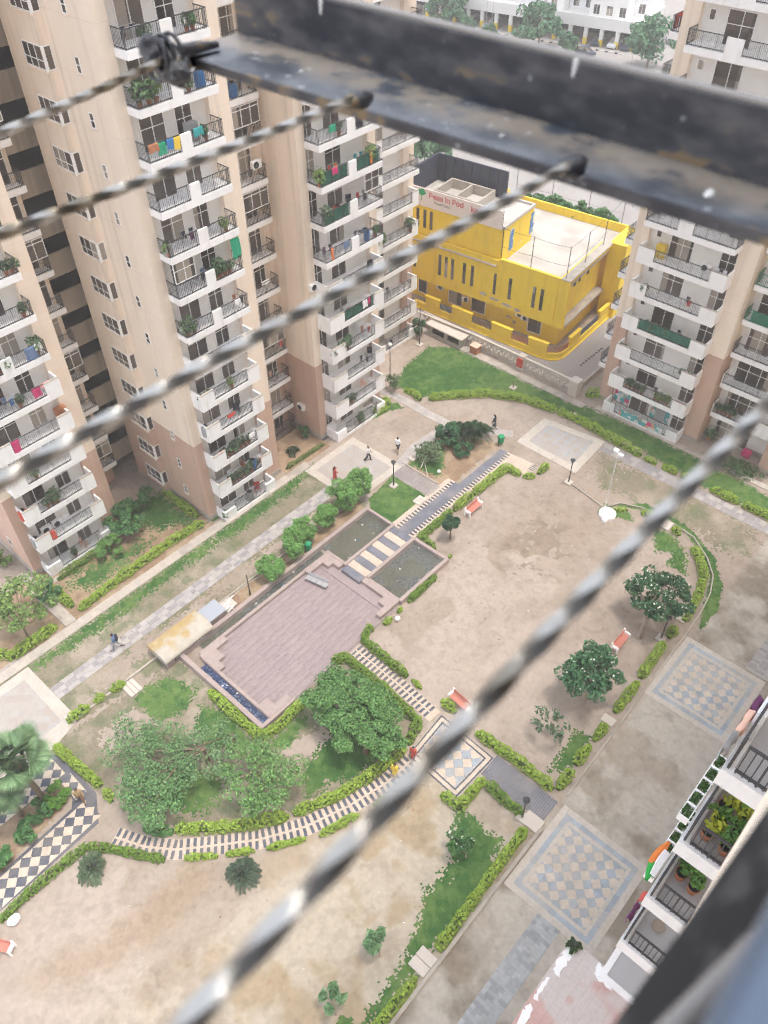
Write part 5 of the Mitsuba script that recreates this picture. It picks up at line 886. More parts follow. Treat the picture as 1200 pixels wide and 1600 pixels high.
bin_('green hooded litter bin among the clipped bushes', 28.6, 34.95); bin_('green hooded litter bin at the end of the terrace walk', 49.8, 31.2)
sh = thing('pump_shed', 'low plastered shed with a yellow-stained barrel roof beside the terrace', 'shed'); th = np.linspace(0, math.pi, 13)
arc = [(34.2 + .0, 0.0)] 
pr = [(-1.05, 0), (-1.05, .75)] + [(-1.15 * math.cos(a), .85 + .42 * math.sin(a)) for a in th] + [(1.05, .75), (1.05, 0)]
part(sh, 'wall', bx(13.95, 18.0, 34.35, 36.3, 0, .85), 'm_mauve_wall'); Rm = prism([(-1.15, .8)] + [(-1.15 * math.cos(a), .85 + .42 * math.sin(a)) for a in th] + [(1.15, .8)], 0, 4.35); v = np.array(Rm.vertices); Rm.vertices = np.c_[13.8 + v[:, 2], 35.35 + v[:, 0], v[:, 1]]
def shedfn(p, n, uv):
    a = fbm(p.x * .8, p.y * .8, 2.0, octaves=4); b = fbm(p.x * 4, p.y * 4, 1.0); return mix((.47, .43, .37), (.43, .32, .16), smoothstep(.42, .7, a + .15 * (p.y - 35.2))) * (1 + .2 * (b - .5))
mat('m_shed', proc(shedfn), .85, .1); part(sh, 'roof', Rm, 'm_shed')
for a in (14.6, 16.3): part(sh, 'grille_frame', bx(a, a + 1.2, 34.31, 34.36, .3, .8), 'm_rail'); part(sh, 'grille', bx(a + .05, a + 1.15, 34.29, 34.32, .5, .54), 'm_frame')
pc = thing('panel_box', 'blue-grey metal box with a flat tilted lid behind the shed', 'cabinet'); part(pc, 'body', bx(18.25, 19.75, 34.8, 36.1, 0, .9), 'm_mauve_wall'); L_ = cbox(18.1, 19.85, 34.7, 36.2, .9, .98, .02); part(pc, 'lid', L_, 'm_lid'); mat('m_lid', (.36, .39, .44), .4, .4)
pi = thing('water_pipes', 'white bent water pipes on the ground behind the blue-grey box', 'pipe')
for pts in ([(19.9, 35.6, .2), (21.4, 35.9, .2)], [(20.0, 34.9, .25), (20.9, 35.1, .25), (20.9, 35.1, .05)], [(20.2, 35.3, .15), (20.8, 35.7, .15)], [(19.8, 35.15, .3), (20.5, 35.2, .3), (20.5, 34.8, .3)]): part(pi, 'pipe', MB().tube(pts, .045, 7).tm(), 'm_frame')
hs = thing('garden_hose', 'pale hose curving round the clipped bushes', 'hose'); q = np.linspace(0, 1, 40); part(hs, 'hose', MB().tube([(21.0 + 13 * u, 35.75 + .35 * math.sin(9 * u + .5) * math.exp(-2 * (u - .35) ** 2), .05) for u in q], .03, 5).tm(), 'm_stone')
sb = thing('white_sack', 'white rubbish sack lying at the lower end of the checkered path hedge', 'sack'); m_ = trimesh.creation.icosphere(subdivisions=3, radius=.36); m_.vertices *= [1.1, .85, .62]; m_.vertices += m_.vertices * (meshkit.fbm(m_.vertices * 6, 3) - .5)[:, None] * .5; m_.apply_translation([-2.6, 27.1, .17]); part(sb, 'cloth', m_, 'm_whitecloth', smooth=True)
sl = thing('garden_spotlight', 'small pale garden floodlight by the hedge balls', 'lamp'); part(sl, 'housing', cbox(28.0, 28.35, 24.7, 25.0, .12, .4, .03), 'm_frame'); part(sl, 'stake', bx(28.15, 28.2, 24.82, 24.87, 0, .14), 'm_rail')
wb = thing('white_ball', 'small white ball lying in the weedy palm bed', 'ball'); part(wb, 'ball', trimesh.creation.icosphere(subdivisions=2, radius=.17).apply_translation([43.0, 33.0, .17]), 'm_frame', smooth=True)
br = thing('bamboo_poles', 'two thin poles lying across the weedy palm bed', 'pole'); part(br, 'pole', MB().tube([(42.0, 34.3, .5), (45.2, 35.6, .9)], .04, 6).tm(), 'm_stone'); part(br, 'pole', MB().tube([(41.9, 33.4, .1), (43.3, 35.0, .15)], .035, 6).tm(), 'm_stone')
rng = random.Random(31)
for i in range(70):
    x, y = [(rng.uniform(0, 20), rng.uniform(9, 24)), (rng.uniform(26, 47), rng.uniform(10, 27)), (rng.uniform(52, 58), rng.uniform(15, 44)), (rng.uniform(5, 24), rng.uniform(24, 48))][i % 4]; s = rng.uniform(.03, .09)
    kk = key_for('litter_piece'); scene[kk] = mikit.ply(trimesh.convex.convex_hull(np.array([[x + rng.uniform(-s, s), y + rng.uniform(-s, s), rng.uniform(.0, .06)] for _ in range(9)])), rng.choice(['m_whitecloth', 'm_stone', 'm_stone', 'm_terracotta'])); labels[kk] = {'label': 'small pebble or paper scrap lying on the bare ground', 'category': 'litter', 'group': 'scraps and pebbles on the ground'}
# ------------------------------------------------------------------ people
def person(label, x, y, deg, h, top, legs, stride=.28, arms=(.2, -.2), bend=(0.0, 0.0), sleeves='m_skin', dress=False, hair='m_hair', bag=None, elbow=.25, scarf=None, skinleg=False):
    """one continuous body over a posed skeleton, clothes over it; faces +x of its own frame"""
    k = thing('person', label, 'person'); F = fr(x, y, deg) @ T().scale([h / 1.7] * 3); J = {}
    J['pel'] = np.array([0, 0, .90]); J['chest'] = np.array([.02, 0, 1.28]); J['neck'] = np.array([.04, 0, 1.45]); J['head'] = np.array([.06, 0, 1.58])
    for s, q, nm in ((1, stride, 'L'), (-1, -stride, 'R')):
        J['hip' + nm] = np.array([0, .09 * s, .88]); J['kn' + nm] = np.array([q * .55 + .05, .095 * s, .48]); J['an' + nm] = np.array([q - (.12 if q < 0 else 0), .095 * s, .09 + (.06 if q < 0 else 0)]); J['to' + nm] = J['an' + nm] + [.17, 0, -.05]
        a = arms[0] if s > 0 else arms[1]; J['sh' + nm] = np.array([.02, .18 * s, 1.38]); J['el' + nm] = J['sh' + nm] + [.29 * math.sin(a), .05 * s, -.29 * math.cos(a)]; b = a + elbow; J['wr' + nm] = J['el' + nm] + [.25 * math.sin(b), 0, -.25 * math.cos(b)]
    def limb(*js, g=0.0): return [hull([(J[a], ra + g), (J[b], rb + g)]) for (a, ra), (b, rb) in zip(js[:-1], js[1:])]
    def merge(ms, it=4, ln=.05):
        o = m3.Manifold()
        for m in ms: o = o + m3.Manifold(m3.Mesh(np.asarray(m.vertices, np.float32), np.asarray(m.faces, np.uint32)))
        o = o.refine_to_length(ln); q = o.to_mesh(); t = trimesh.Trimesh(q.vert_properties[:, :3], q.tri_verts); trimesh.smoothing.filter_taubin(t, iterations=it); return t
    torso = [hull([(J['pel'] + [0, .07, 0], (.11, .09, .1)), (J['pel'] - [0, .07, 0], (.11, .09, .1)), (J['chest'] + [0, .09, .02], (.11, .09, .13)), (J['chest'] - [0, .09, -.02], (.11, .09, .13))])]
    B = list(torso) + limb(('chest', .09), ('neck', .055), ('head', .06)) + [hull([(J['head'], (.095, .078, .11)), (J['head'] + [.03, 0, -.07], (.06, .055, .05))]), hull([(J['head'] + [.09, 0, -.01], .018), (J['head'] + [.108, 0, -.03], .014)])]
    for nm, s in (('L', 1), ('R', -1)):
        B += limb(('hip' + nm, .085), ('kn' + nm, .058), ('an' + nm, .042)) + limb(('an' + nm, .042), ('to' + nm, .03)) + limb(('sh' + nm, .055), ('el' + nm, .042), ('wr' + nm, .028)); B += [hull([(J['chest'] + [0, .1 * s, .1], .06), (J['sh' + nm], .055)])]
        w = J['wr' + nm]; d = unit(w - J['el' + nm]); B += [hull([(w, .026), (w + d * .07, (.034, .018, .03))]), hull([(w + d * .03 + [.02, 0, 0], .012), (w + d * .075 + [.045, 0, 0], .009)])]
        for f in range(4): B += [hull([(w + d * .07 + [.024 - .016 * f, 0, 0], .0095), (w + d * (.145 - .012 * abs(f - 1.3)) + [.026 - .017 * f, -.012 * s, 0], .0075)])]
        B += [hull([(J['head'] + [0, .075 * s, .0], (.02, .012, .03)), (J['head'] + [0, .08 * s, -.03], .01)])]
    part(k, 'body', merge(B), 'm_skin', tw=F, smooth=True)
    S = [hull([(J['pel'] + [0, .075, .04], (.125, .1, .1)), (J['pel'] + [0, -.075, .04], (.125, .1, .1)), (J['chest'] + [0, .095, .02], (.125, .1, .14)), (J['chest'] + [0, -.095, .02], (.125, .1, .14))])]
    for nm, s in (('L', 1), ('R', -1)):
        S += [hull([(J['chest'] + [0, .1 * s, .1], .072), (J['sh' + nm], .07)])] + limb(('sh' + nm, .068), ('el' + nm, .055))
        if sleeves != 'm_skin': S += limb(('el' + nm, .055), ('wr' + nm, .042))
    if dress: S += [hull([(J['pel'], (.15, .16, .06)), (np.array([0, 0, .42]), (.17 + stride * .4, .19, .05))])]
    part(k, 'top', merge(S, 4), top, tw=F, smooth=True)
    Lg = [hull([(J['pel'] + [0, .07, 0], (.12, .1, .09)), (J['pel'] - [0, .07, 0], (.12, .1, .09))])]
    for nm in 'LR': Lg += limb(('hip' + nm, .1), ('kn' + nm, .075)) + ([] if skinleg else limb(('kn' + nm, .075), ('an' + nm, .06)))
    part(k, 'trousers', merge(Lg, 4), legs, tw=F, smooth=True)
    for nm in 'LR': part(k, 'shoe', hull([(J['an' + nm] + [-.03, 0, -.04], (.05, .045, .045)), (J['to' + nm] + [0, 0, -.0], (.06, .045, .035))]), 'm_darkcloth', tw=F)
    part(k, 'hair', hull([(J['head'] + [-.025, 0, .035], (.09, .085, .09)), (J['head'] + [-.05, 0, -.03], (.055, .07, .06))] + ([(J['chest'] + [-.12, 0, .08], .05)] if dress else [])), hair, tw=F, smooth=True)
    if bag: part(k, 'backpack', hull([(J['chest'] + [-.2, .09, .1], .08), (J['chest'] + [-.2, -.09, .1], .08), (J['chest'] + [-.2, .1, -.22], .09), (J['chest'] + [-.2, -.1, -.22], .09)]), bag, tw=F, smooth=True)
    if scarf: part(k, 'scarf', hull([(J['chest'] + [.06, .1, .12], .1), (J['chest'] + [.02, -.12, .1], .1), (J['pel'] + [.1, .12, -.1], .08)]), scarf, tw=F, smooth=True)
    return k
person('walker in a blue-grey shirt with a dark backpack on the paver path', 12.5, 38.6, 150, 1.85, 'm_jeans', 'm_grey', .3, (.3, -.3), bag='m_darkcloth', sleeves='m_jeans')
person('woman in a red dress walking onto the faded tiled pad', 36.1, 39.3, -10, 1.65, 'm_red', 'm_red', .15, (.5, .1), dress=True, sleeves='m_red', elbow=1.2)
person('man in a white shirt and dark trousers crossing the faded tiled pad', 40.0, 38.9, -60, 1.75, 'm_whitecloth', 'm_darkcloth', .2, (.25, -.2)); person('man in a white shirt and dark shorts on the curved garden path', 42.7, 37.7, 30, 1.72, 'm_whitecloth', 'm_darkcloth', .3, (.4, -.3), skinleg=True)
person('walker in black with a white shawl past the palms', 51.2, 33.0, 100, 1.72, 'm_darkcloth', 'm_whitecloth', .2, (.1, -.1), sleeves='m_darkcloth', scarf='m_whitecloth', dress=True)
person('woman in dark red at the edge of the checker court', 20.4, 16.6, 200, 1.6, 'm_red', 'm_purple', .12, (.2, .0), dress=True, sleeves='m_red'); person('woman in a mustard yellow dress on the curved ladder path', 18.7, 16.7, 200, 1.62, 'm_yellowcloth', 'm_yellowcloth', .12, (.2, .0), dress=True, sleeves='m_yellowcloth')
person('man in a tan shirt and brown trousers on the checkered path', 4.1, 30.4, 250, 1.72, 'm_tan', 'm_brownc', .22, (.3, -.2), sleeves='m_tan'); mat('m_tan', (.42, .30, .17), .8, .2); mat('m_brownc', (.25, .14, .08), .8, .2)
# ------------------------------------------------------------------ things kept on the balconies
ORD = ['ground-floor', 'first-floor', 'second-floor', 'third-floor', 'fourth-floor', 'fifth-floor', 'sixth-floor', 'seventh-floor', 'eighth-floor', 'ninth-floor', 'tenth-floor', 'eleventh-floor', 'twelfth-floor']
BAY = {'D': (F_D, .72, 6.75, 1.12, 2.76, 3.0, 'laundry tower at left'), 'A': (F_A, .8, 6.5, 1.2, 2.76, 3.0, 'corner-window tower'), 'C': (F_C, .78, 7.35, 1.5, 2.70, 3.0, 'tower by the yellow building'),
       'C2': (F_C2, 13.2, 19.3, 1.2, 2.6, 3.0, 'set-back bay by yellow building'), 'R': (F_R, 1.22, 9.0, 1.35, 2.93, 3.18, 'mural tower'), 'R2': (F_R2, 10.55, 16.0, 1.25, 2.93, 3.18, 'recessed mural-tower bay'), 'A2': (F_A2, 10.6, 13.2, 1.0, 2.76, 3.0, 'recessed bay, corner-window tower')}
def cloth(w, h, seed, back=.3):
    rng = np.random.default_rng(seed); nx, ny = 9, 9; ph = rng.uniform(0, 6); V = []
    for side in (0, 1):
        for i in range(nx):
            for j in range(ny):
                u, v = i / (nx - 1), j / (ny - 1); d = v * (h + back) - back; fold = .03 * math.sin(u * 9 + ph) * min(1, abs(d) * 3)
                V.append([w * u + .03 * math.sin(4 * d + ph), (-.035 - fold if d > 0 else .055 + fold) + (.008 if side else 0), -abs(d) + .03 * math.sin(u * 5 + ph) * (1 if d > h * .6 else 0)])
    f = []
    n = nx * ny
    for i in range(nx - 1):
        for j in range(ny - 1):
            a, b, c, d = i * ny + j, (i + 1) * ny + j, (i + 1) * ny + j + 1, i * ny + j + 1; f += [[a, b, c], [a, c, d], [n + a, n + c, n + b], [n + a, n + d, n + c]]
    return np.array(V), np.array(f)
pid = [0]
def prop(code, fl, u, kind, m, desc, w=1.0, h=.9, n=None):
    F, s0, s1, dep, z0, fh, nick = BAY[code]; s = s0 + u * (s1 - s0); zf = (z0 + fh * (fl - 1) + .46) if fl else .13; pid[0] += 1; sd = pid[0]; rng = np.random.default_rng(sd)
    lab = f'{desc} on the {ORD[fl]} balcony, {nick}' if fl else f'{desc} on the ground-floor front of the {nick}'
    if kind == 'cloth': k = thing('laundry', lab, 'laundry'); part(k, 'cloth', cloth(w, h, sd), 'm_' + m, tw=F @ T().translate([s, -dep + .07, zf + 1.07]), smooth=True)
    elif kind == 'net': k = thing('shade_cloth', lab, 'shade cloth'); c = cloth(w, 1.5, sd, 0.02); part(k, 'cloth', (c[0] * [1, 1, 1.0], c[1]), 'm_' + m, tw=F @ T().translate([s, -dep + .1, zf + 2.4]), smooth=True)
    elif kind == 'panel': k = thing('mesh_panel', lab, 'mesh panel'); part(k, 'sheet', bx(0, w, 0, .012, .08, .98), 'm_' + m, tw=F @ T().translate([s, -dep + .12, zf])); part(k, 'tie', MB().box(.05, .09, -.05, 0, .8, .84).box(w - .09, w - .05, -.05, 0, .8, .84).tm(), 'm_rail', tw=F @ T().translate([s, -dep + .12, zf]))
    elif kind in ('plant', 'bigplant', 'planters'):
        k = thing('potted_plant', lab, 'potted plant'); big = kind == 'bigplant'; nn = max(1, int(w / .4)) if kind == 'planters' else 1
        for q in range(nn):
            P0 = np.array([s + q * .4, -dep + .32 if n is None else n, zf]); r = .16
            part(k, 'pot', shared(('pot',), lambda: MB().tube([(0, 0, 0), (0, 0, .26), (0, 0, .3)], [.11, .16, .17], 10).tm(), 'm_terracotta'), tw=F @ T().translate(P0.tolist()))
            mb = crown_leaves(MB(), [(P0 + [rng.normal(0, .12), rng.normal(0, .08), .55 + (.5 if big else .15) * rng.uniform(.3, 1)], np.array([.3, .26, .38]) * (1.5 if big else 1.0)) for _ in range(4 if big else 2)], 45, .15, rng, (.06, .12, .055) if m == 'g' else PALE, (.14, .22, .11) if m == 'g' else PALE2)
            part(k, 'foliage', mb.tm(), 'm_leaf', tw=F, color=mb.col())
    elif kind == 'chair':
        k = thing('plastic_chair', lab, 'chair'); tw = F @ T().translate([s, -.35 if n is None else n, zf]).rotate([0, 0, 1], rng.uniform(-50, 50)); part(k, 'seat', cbox(-.24, .24, -.23, .23, .40, .44, .01), 'm_' + m, tw=tw); part(k, 'backrest', cbox(-.24, .24, .2, .24, .46, .86, .01), 'm_' + m, tw=tw)
        for a in (-.2, .2):
            for b in (-.19, .2): part(k, 'leg', bx(a - .02, a + .02, b - .02, b + .02, 0, .4), 'm_' + m, tw=tw)
    elif kind == 'drum': k = thing('water_drum', lab, 'drum'); part(k, 'barrel', MB().tube([(0, 0, 0), (0, 0, .1), (0, 0, .8), (0, 0, .9)], [.3, .33, .33, .26], 14).tm(), 'm_' + m, tw=F @ T().translate([s, -dep + .5, zf]), smooth=40); part(k, 'lid', MB().tube([(0, 0, .9), (0, 0, .97)], [.2, .18], 12).tm(), 'm_rubber', tw=F @ T().translate([s, -dep + .5, zf]))
    elif kind == 'cabinet': k = thing('storage_cabinet', lab, 'cabinet'); tw = F @ T().translate([s, -.45, zf]); part(k, 'body', cbox(0, .8, 0, .5, 0, 1.1, .02), 'm_' + m, tw=tw); part(k, 'door', bx(.03, .39, -.02, 0, .06, 1.04), 'm_' + m, tw=tw); part(k, 'door', bx(.41, .77, -.02, 0, .06, 1.04), 'm_' + m, tw=tw)
    elif kind == 'rack':
        k = thing('clothes_rack', lab, 'clothes rack'); tw = F @ T().translate([s, -dep + .55, zf]); part(k, 'frame', MB().tube([(0, -.25, 0), (0, .25, 1.0)], .015, 5).tube([(0, .25, 0), (0, -.25, 1.0)], .015, 5).tube([(1, -.25, 0), (1, .25, 1.0)], .015, 5).tube([(1, .25, 0), (1, -.25, 1.0)], .015, 5).tube([(0, -.25, 1), (1, -.25, 1)], .012, 5).tube([(0, .25, 1), (1, .25, 1)], .012, 5).tm(), 'm_steel', tw=tw)
        for q, mm in enumerate(m.split('+')): c = cloth(.3, .55, sd * 7 + q, .25); part(k, 'garment', c, 'm_' + mm, tw=tw @ T().translate([.02 + q * .33, -.24 if q % 2 else .22, 1.0]), smooth=True)
    elif kind == 'ac': ac(lab, F, s, (.33 if n is None else n), zf + (.02 if n is None else .9))
    elif kind == 'glazing': k = thing('balcony_glazing', lab, 'glazing'); window(k, F, s, s + w, -dep + .15, 1.06, 2.5, (.5,), .6, zz=zf)
PR = [
 ('A', 12, .06, 'rack', 'darkcloth+grey+darkcloth', 'dark washing on a folding rack'), ('A', 12, .30, 'plant', 'g', 'small plant by the white pier'), ('A', 12, .76, 'planters', 'g', 'row of low pots', .9), ('A', 11, .06, 'bigplant', 'g', 'first bushy plant'), ('A', 11, .17, 'bigplant', 'g', 'second bushy plant'), ('A', 11, .26, 'bigplant', 'p', 'third bushy plant'), ('A', 11, .84, 'drum', 'blue', 'blue drum'), ('A', 11, .66, 'plant', 'g', 'small plant at right'),
 ('A', 10, .02, 'cloth', 'terracotta', 'reddish patterned cloth', .7, .5), ('A', 10, .13, 'cloth', 'greencloth', 'dark green towel', .55, .8), ('A', 10, .24, 'cloth', 'blue', 'blue towel', .5, .65), ('A', 10, .33, 'cloth', 'yellowcloth', 'yellow cloth', .5, .8), ('A', 10, .60, 'cloth', 'teal', 'teal cloth', .7, .5), ('A', 10, .62, 'cabinet', 'grey', 'grey cupboard with bundles'), ('A', 10, .78, 'plant', 'g', 'small green plant'),
 ('A', 8, .04, 'drum', 'grey', 'grey storage drum'), ('A', 8, .28, 'rack', 'darkcloth+purple+darkcloth', 'dark washing'), ('A', 8, .85, 'plant', 'p', 'pale plant at right end'), ('A', 8, .02, 'plant', 'p', 'pale plant at left end'), ('A', 7, .02, 'glazing', '', 'white-framed glass enclosure', 1.7), ('A', 7, .33, 'rack', 'purple+darkcloth+jeans', 'dark blue washing'), ('A', 7, .60, 'planters', 'g', 'row of leafy pots', 1.9), ('A', 7, .86, 'net', 'greencloth', 'bright green shade cloth', .75), ('A', 7, .66, 'bigplant', 'g', 'tall green climber'),
 ('A', 6, .05, 'bigplant', 'g', 'grey-green bush in the corner'), ('A', 6, .15, 'plant', 'g', 'small pot next to the bush'), ('A', 6, .84, 'rack', 'terracotta+darkcloth', 'reddish washing'), ('A', 6, .78, 'cloth', 'whitecloth', 'white cloth near the right corner', .5, .4), ('A', 4, .05, 'plant', 'g', 'plant on the left pier'), ('A', 4, .14, 'plant', 'g', 'second plant near the left pier'), ('A', 4, .55, 'plant', 'p', 'pale plant in the middle'),
 ('A', 3, .03, 'drum', 'grey', 'round grey tank'), ('A', 3, .36, 'cloth', 'red', 'red and white cloth', .8, .35), ('A', 3, .62, 'chair', 'darkcloth', 'dark chair'), ('A', 2, .10, 'cloth', 'pink', 'pink cloth on the left pier', .5, .3), ('A', 2, .24, 'planters', 'g', 'long row of flower pots', 3.0), ('A', 2, .66, 'cloth', 'whitecloth', 'white cloth between the pots', .6, .5), ('A', 1, .23, 'planters', 'g', 'long row of dark leafy pots', 3.2), ('A', 1, .34, 'chair', 'whitecloth', 'white chair'), ('A', 1, .60, 'chair', 'terracotta', 'brown chair'), ('A', 1, .78, 'cloth', 'terracotta', 'rust-coloured cloth', .6, .5), ('A', 1, .70, 'drum', 'blue', 'blue drum'), ('A', 0, .04, 'plant', 'g', 'red-potted plant', 1, 1), ('A', 0, .75, 'chair', 'red', 'red chair'), ('A', 0, .55, 'drum', 'grey', 'grey drum'),
 ('D', 6, .05, 'cloth', 'magenta', 'magenta towel', .5, .6), ('D', 6, .02, 'cloth', 'peach', 'peach cloth below the towel', .7, 1.0), ('D', 6, .30, 'planters', 'g', 'row of pot plants', 1.6), ('D', 6, .74, 'cloth', 'jeans', 'pair of faded jeans', .9, 1.0), ('D', 6, .90, 'bigplant', 'g', 'bushy plant in the right corner'), ('D', 6, .86, 'cloth', 'whitecloth', 'white cloth beside the jeans', .5, .5), ('D', 5, .02, 'drum', 'blue', 'blue drum'), ('D', 5, .18, 'chair', 'blue', 'blue plastic chair'), ('D', 5, .34, 'rack', 'jeans+blue+whitecloth', 'blue washing on a rack'), ('D', 5, .66, 'cloth', 'magenta', 'magenta cloth', .6, .8), ('D', 5, .78, 'cloth', 'pink', 'pink cloth at right', .7, .3), ('D', 5, .50, 'plant', 'g', 'small pot plants'),
 ('D', 4, .16, 'cloth', 'magenta', 'big pink-red cloth', .9, 1.1), ('D', 4, .03, 'cloth', 'terracotta', 'tan bundle', .8, .4), ('D', 4, .88, 'cabinet', 'terracotta', 'brown cupboard'), ('D', 3, .35, 'plant', 'g', 'pot plant'), ('D', 2, .03, 'drum', 'red', 'dark red tank'), ('D', 2, .45, 'bigplant', 'g', 'dark bush with a dark cloth'), ('D', 2, .38, 'rack', 'darkcloth+darkcloth', 'black washing'), ('D', 2, .34, 'planters', 'g', 'row of grey-green pots', 1.4), ('D', 1, .06, 'cloth', 'red', 'large red patterned rug', 1.3, 1.0), ('D', 1, .18, 'ac', '', 'first outdoor unit'), ('D', 1, .34, 'ac', '', 'second outdoor unit'), ('D', 1, .03, 'drum', 'grey', 'grey tub'), ('D', 1, .52, 'chair', 'whitecloth', 'white chair'), ('D', 0, .42, 'plant', 'g', 'leafy plant behind the gate'), ('D', 0, .6, 'chair', 'peach', 'pale chair'), ('D', 7, .4, 'chair', 'whitecloth', 'white chair'), ('D', 7, .9, 'plant', 'g', 'plant in the right corner'), ('D', 8, .25, 'plant', 'p', 'pale plant'), ('D', 8, .88, 'planters', 'g', 'little green pots', .8),
 ('C', 9, .18, 'cloth', 'greencloth', 'pale green towel', .6, .5), ('C', 9, .70, 'drum', 'darkcloth', 'dark tub'), ('C', 9, .36, 'plant', 'g', 'plant near the pier'), ('C', 8, .02, 'bigplant', 'p', 'yellow-green bush overhanging the corner'), ('C', 8, .09, 'plant', 'p', 'pale pot plant'), ('C', 8, .03, 'panel', 'mesh_green', 'green mesh on the left railing', 2.6), ('C', 8, .59, 'panel', 'mesh_green', 'green mesh on the right railing', 2.4), ('C', 8, .22, 'rack', 'red+yellowcloth+orange', 'bright red and yellow washing'), ('C', 8, .18, 'cloth', 'magenta', 'pink and white cloth', .6, .5), ('C', 8, .86, 'bigplant', 'p', 'yellow-green plant in the right corner'), ('C', 8, .80, 'cloth', 'orange', 'orange cloth', .3, .9), ('C', 8, .64, 'rack', 'teal+darkcloth+teal', 'dark teal washing'),
 ('C', 7, .03, 'panel', 'mesh_green', 'dark green mesh on the left railing', 2.6), ('C', 7, .08, 'bigplant', 'g', 'green bush'), ('C', 7, .30, 'drum', 'red', 'red tub'), ('C', 7, .66, 'rack', 'red+darkcloth+grey', 'red and grey washing'), ('C', 7, .72, 'glazing', '', 'white-framed open window frame', 1.6), ('C', 7, .60, 'chair', 'darkcloth', 'dark chair'), ('C', 6, .10, 'cloth', 'orange', 'orange strip of cloth', .25, 1.0), ('C', 6, .06, 'rack', 'purple+magenta+darkcloth', 'purple washing'), ('C', 6, .31, 'cloth', 'jeans', 'blue and white cloth', .6, .6), ('C', 6, .66, 'drum', 'whitecloth', 'white drum'), ('C', 6, .76, 'drum', 'blue', 'blue drum'), ('C', 6, .60, 'rack', 'darkcloth+darkcloth', 'dark heap'), ('C', 6, .90, 'plant', 'g', 'pot plant'),
 ('C', 5, .84, 'drum', 'darkcloth', 'dark tub'), ('C', 4, .25, 'panel', 'mesh_green', 'green mesh along the railing', 3.6), ('C', 4, .60, 'cloth', 'whitecloth', 'white cloth', .55, .8), ('C', 4, .70, 'cloth', 'magenta', 'magenta cloth', .3, .7), ('C', 4, .30, 'rack', 'grey+terracotta+whitecloth', 'jumble of washing'), ('C', 3, .04, 'plant', 'g', 'red pot plants on the pier'), ('C', 3, .26, 'bigplant', 'g', 'first leafy bush'), ('C', 3, .34, 'bigplant', 'g', 'second leafy bush'), ('C', 3, .66, 'cabinet', 'whitecloth', 'white cabinet'), ('C', 3, .66, 'rack', 'terracotta+red', 'reddish bundle'), ('C', 2, .62, 'rack', 'darkcloth+darkcloth+grey', 'black washing'), ('C', 2, .88, 'chair', 'darkcloth', 'dark chair'), ('C', 1, .3, 'planters', 'g', 'few low pots', 1.2), ('C', 1, .74, 'chair', 'peach', 'tan chair'), ('C', 0, .02, 'cabinet', 'whitecloth', 'white board'), ('C', 0, .5, 'bigplant', 'g', 'plant behind the railing'),
 ('C2', 9, .08, 'bigplant', 'g', 'dark bush'), ('C2', 9, .24, 'planters', 'g', 'row of dark plants', 1.2), ('C2', 9, .8, 'bigplant', 'g', 'plants at right'), ('C2', 8, .05, 'drum', 'darkcloth', 'dark tub'), ('C2', 7, .20, 'chair', 'darkcloth', 'black chair'), ('C2', 7, .80, 'chair', 'grey', 'grey stool'), ('C2', 4, .86, 'bigplant', 'g', 'big plant in the right corner'), ('C2', 4, .20, 'bigplant', 'g', 'bushy plant'), ('C2', 4, .05, 'planters', 'g', 'pots on the left pier', 1.0), ('C2', 3, .42, 'panel', 'whitecloth', 'white sheet along the railing', 2.3), ('C2', 3, .22, 'cloth', 'whitecloth', 'black and white cloths', .7, .8), ('C2', 3, .3, 'cloth', 'teal', 'blue cloth', .5, .9), ('C2', 3, .85, 'plant', 'g', 'small plant'), ('C2', 2, .25, 'rack', 'darkcloth+grey+darkcloth', 'dark washing'), ('C2', 0, .3, 'rack', 'grey+darkcloth', 'washing behind the gate'), ('C2', 0, .1, 'plant', 'p', 'pink-flowered plant'),
 ('R', 7, .5, 'rack', 'whitecloth+purple+whitecloth', 'pale washing on the rack'), ('R', 6, .06, 'chair', 'darkcloth', 'dark chair'), ('R', 6, .55, 'panel', 'whitecloth', 'white sheet behind the railing', 2.6), ('R', 5, .22, 'chair', 'whitecloth', 'white chair'), ('R', 5, .64, 'ac', '', 'outdoor unit standing'), ('R', 5, .82, 'rack', 'whitecloth+jeans+whitecloth', 'white and blue washing'), ('R', 5, .14, 'cabinet', 'yellowcloth', 'yellow and green cabinet'), ('R', 4, .62, 'rack', 'darkcloth+red', 'dark rack with a red bundle'), ('R', 4, .15, 'plant', 'g', 'single dark pot'), ('R', 3, .20, 'panel', 'mesh_green', 'pale green mesh along the railing', 5.2), ('R', 3, .62, 'rack', 'darkcloth+darkcloth', 'black washing'), ('R', 3, .3, 'planters', 'g', 'low plants behind the mesh', 2.4), ('R', 2, .04, 'planters', 'g', 'little pots on the left pier', .9), ('R', 2, .84, 'planters', 'g', 'pots on the right pier', .9), ('R', 1, .22, 'planters', 'g', 'row of round pots', 2.2), ('R', 1, .60, 'planters', 'p', 'group of pale pots', 1.6), ('R', 1, .84, 'cloth', 'magenta', 'magenta cloth', 1.0, .5), ('R', 1, .54, 'rack', 'darkcloth+darkcloth', 'dark jacket'),
 ('R2', 5, .3, 'planters', 'g', 'row of plants', 1.6), ('R2', 6, .05, 'bigplant', 'g', 'overgrown bush'), ('R2', 6, .25, 'bigplant', 'p', 'bright bush'), ('R2', 4, .1, 'panel', 'mesh_green', 'green mesh', 3.6), ('R2', 1, .08, 'planters', 'g', 'grey pots', 1.6), ('R2', 0, .7, 'cloth', 'magenta', 'bright pink cloth', .8, .9), ('R2', 0, .1, 'bigplant', 'g', 'plants at the entrance'),
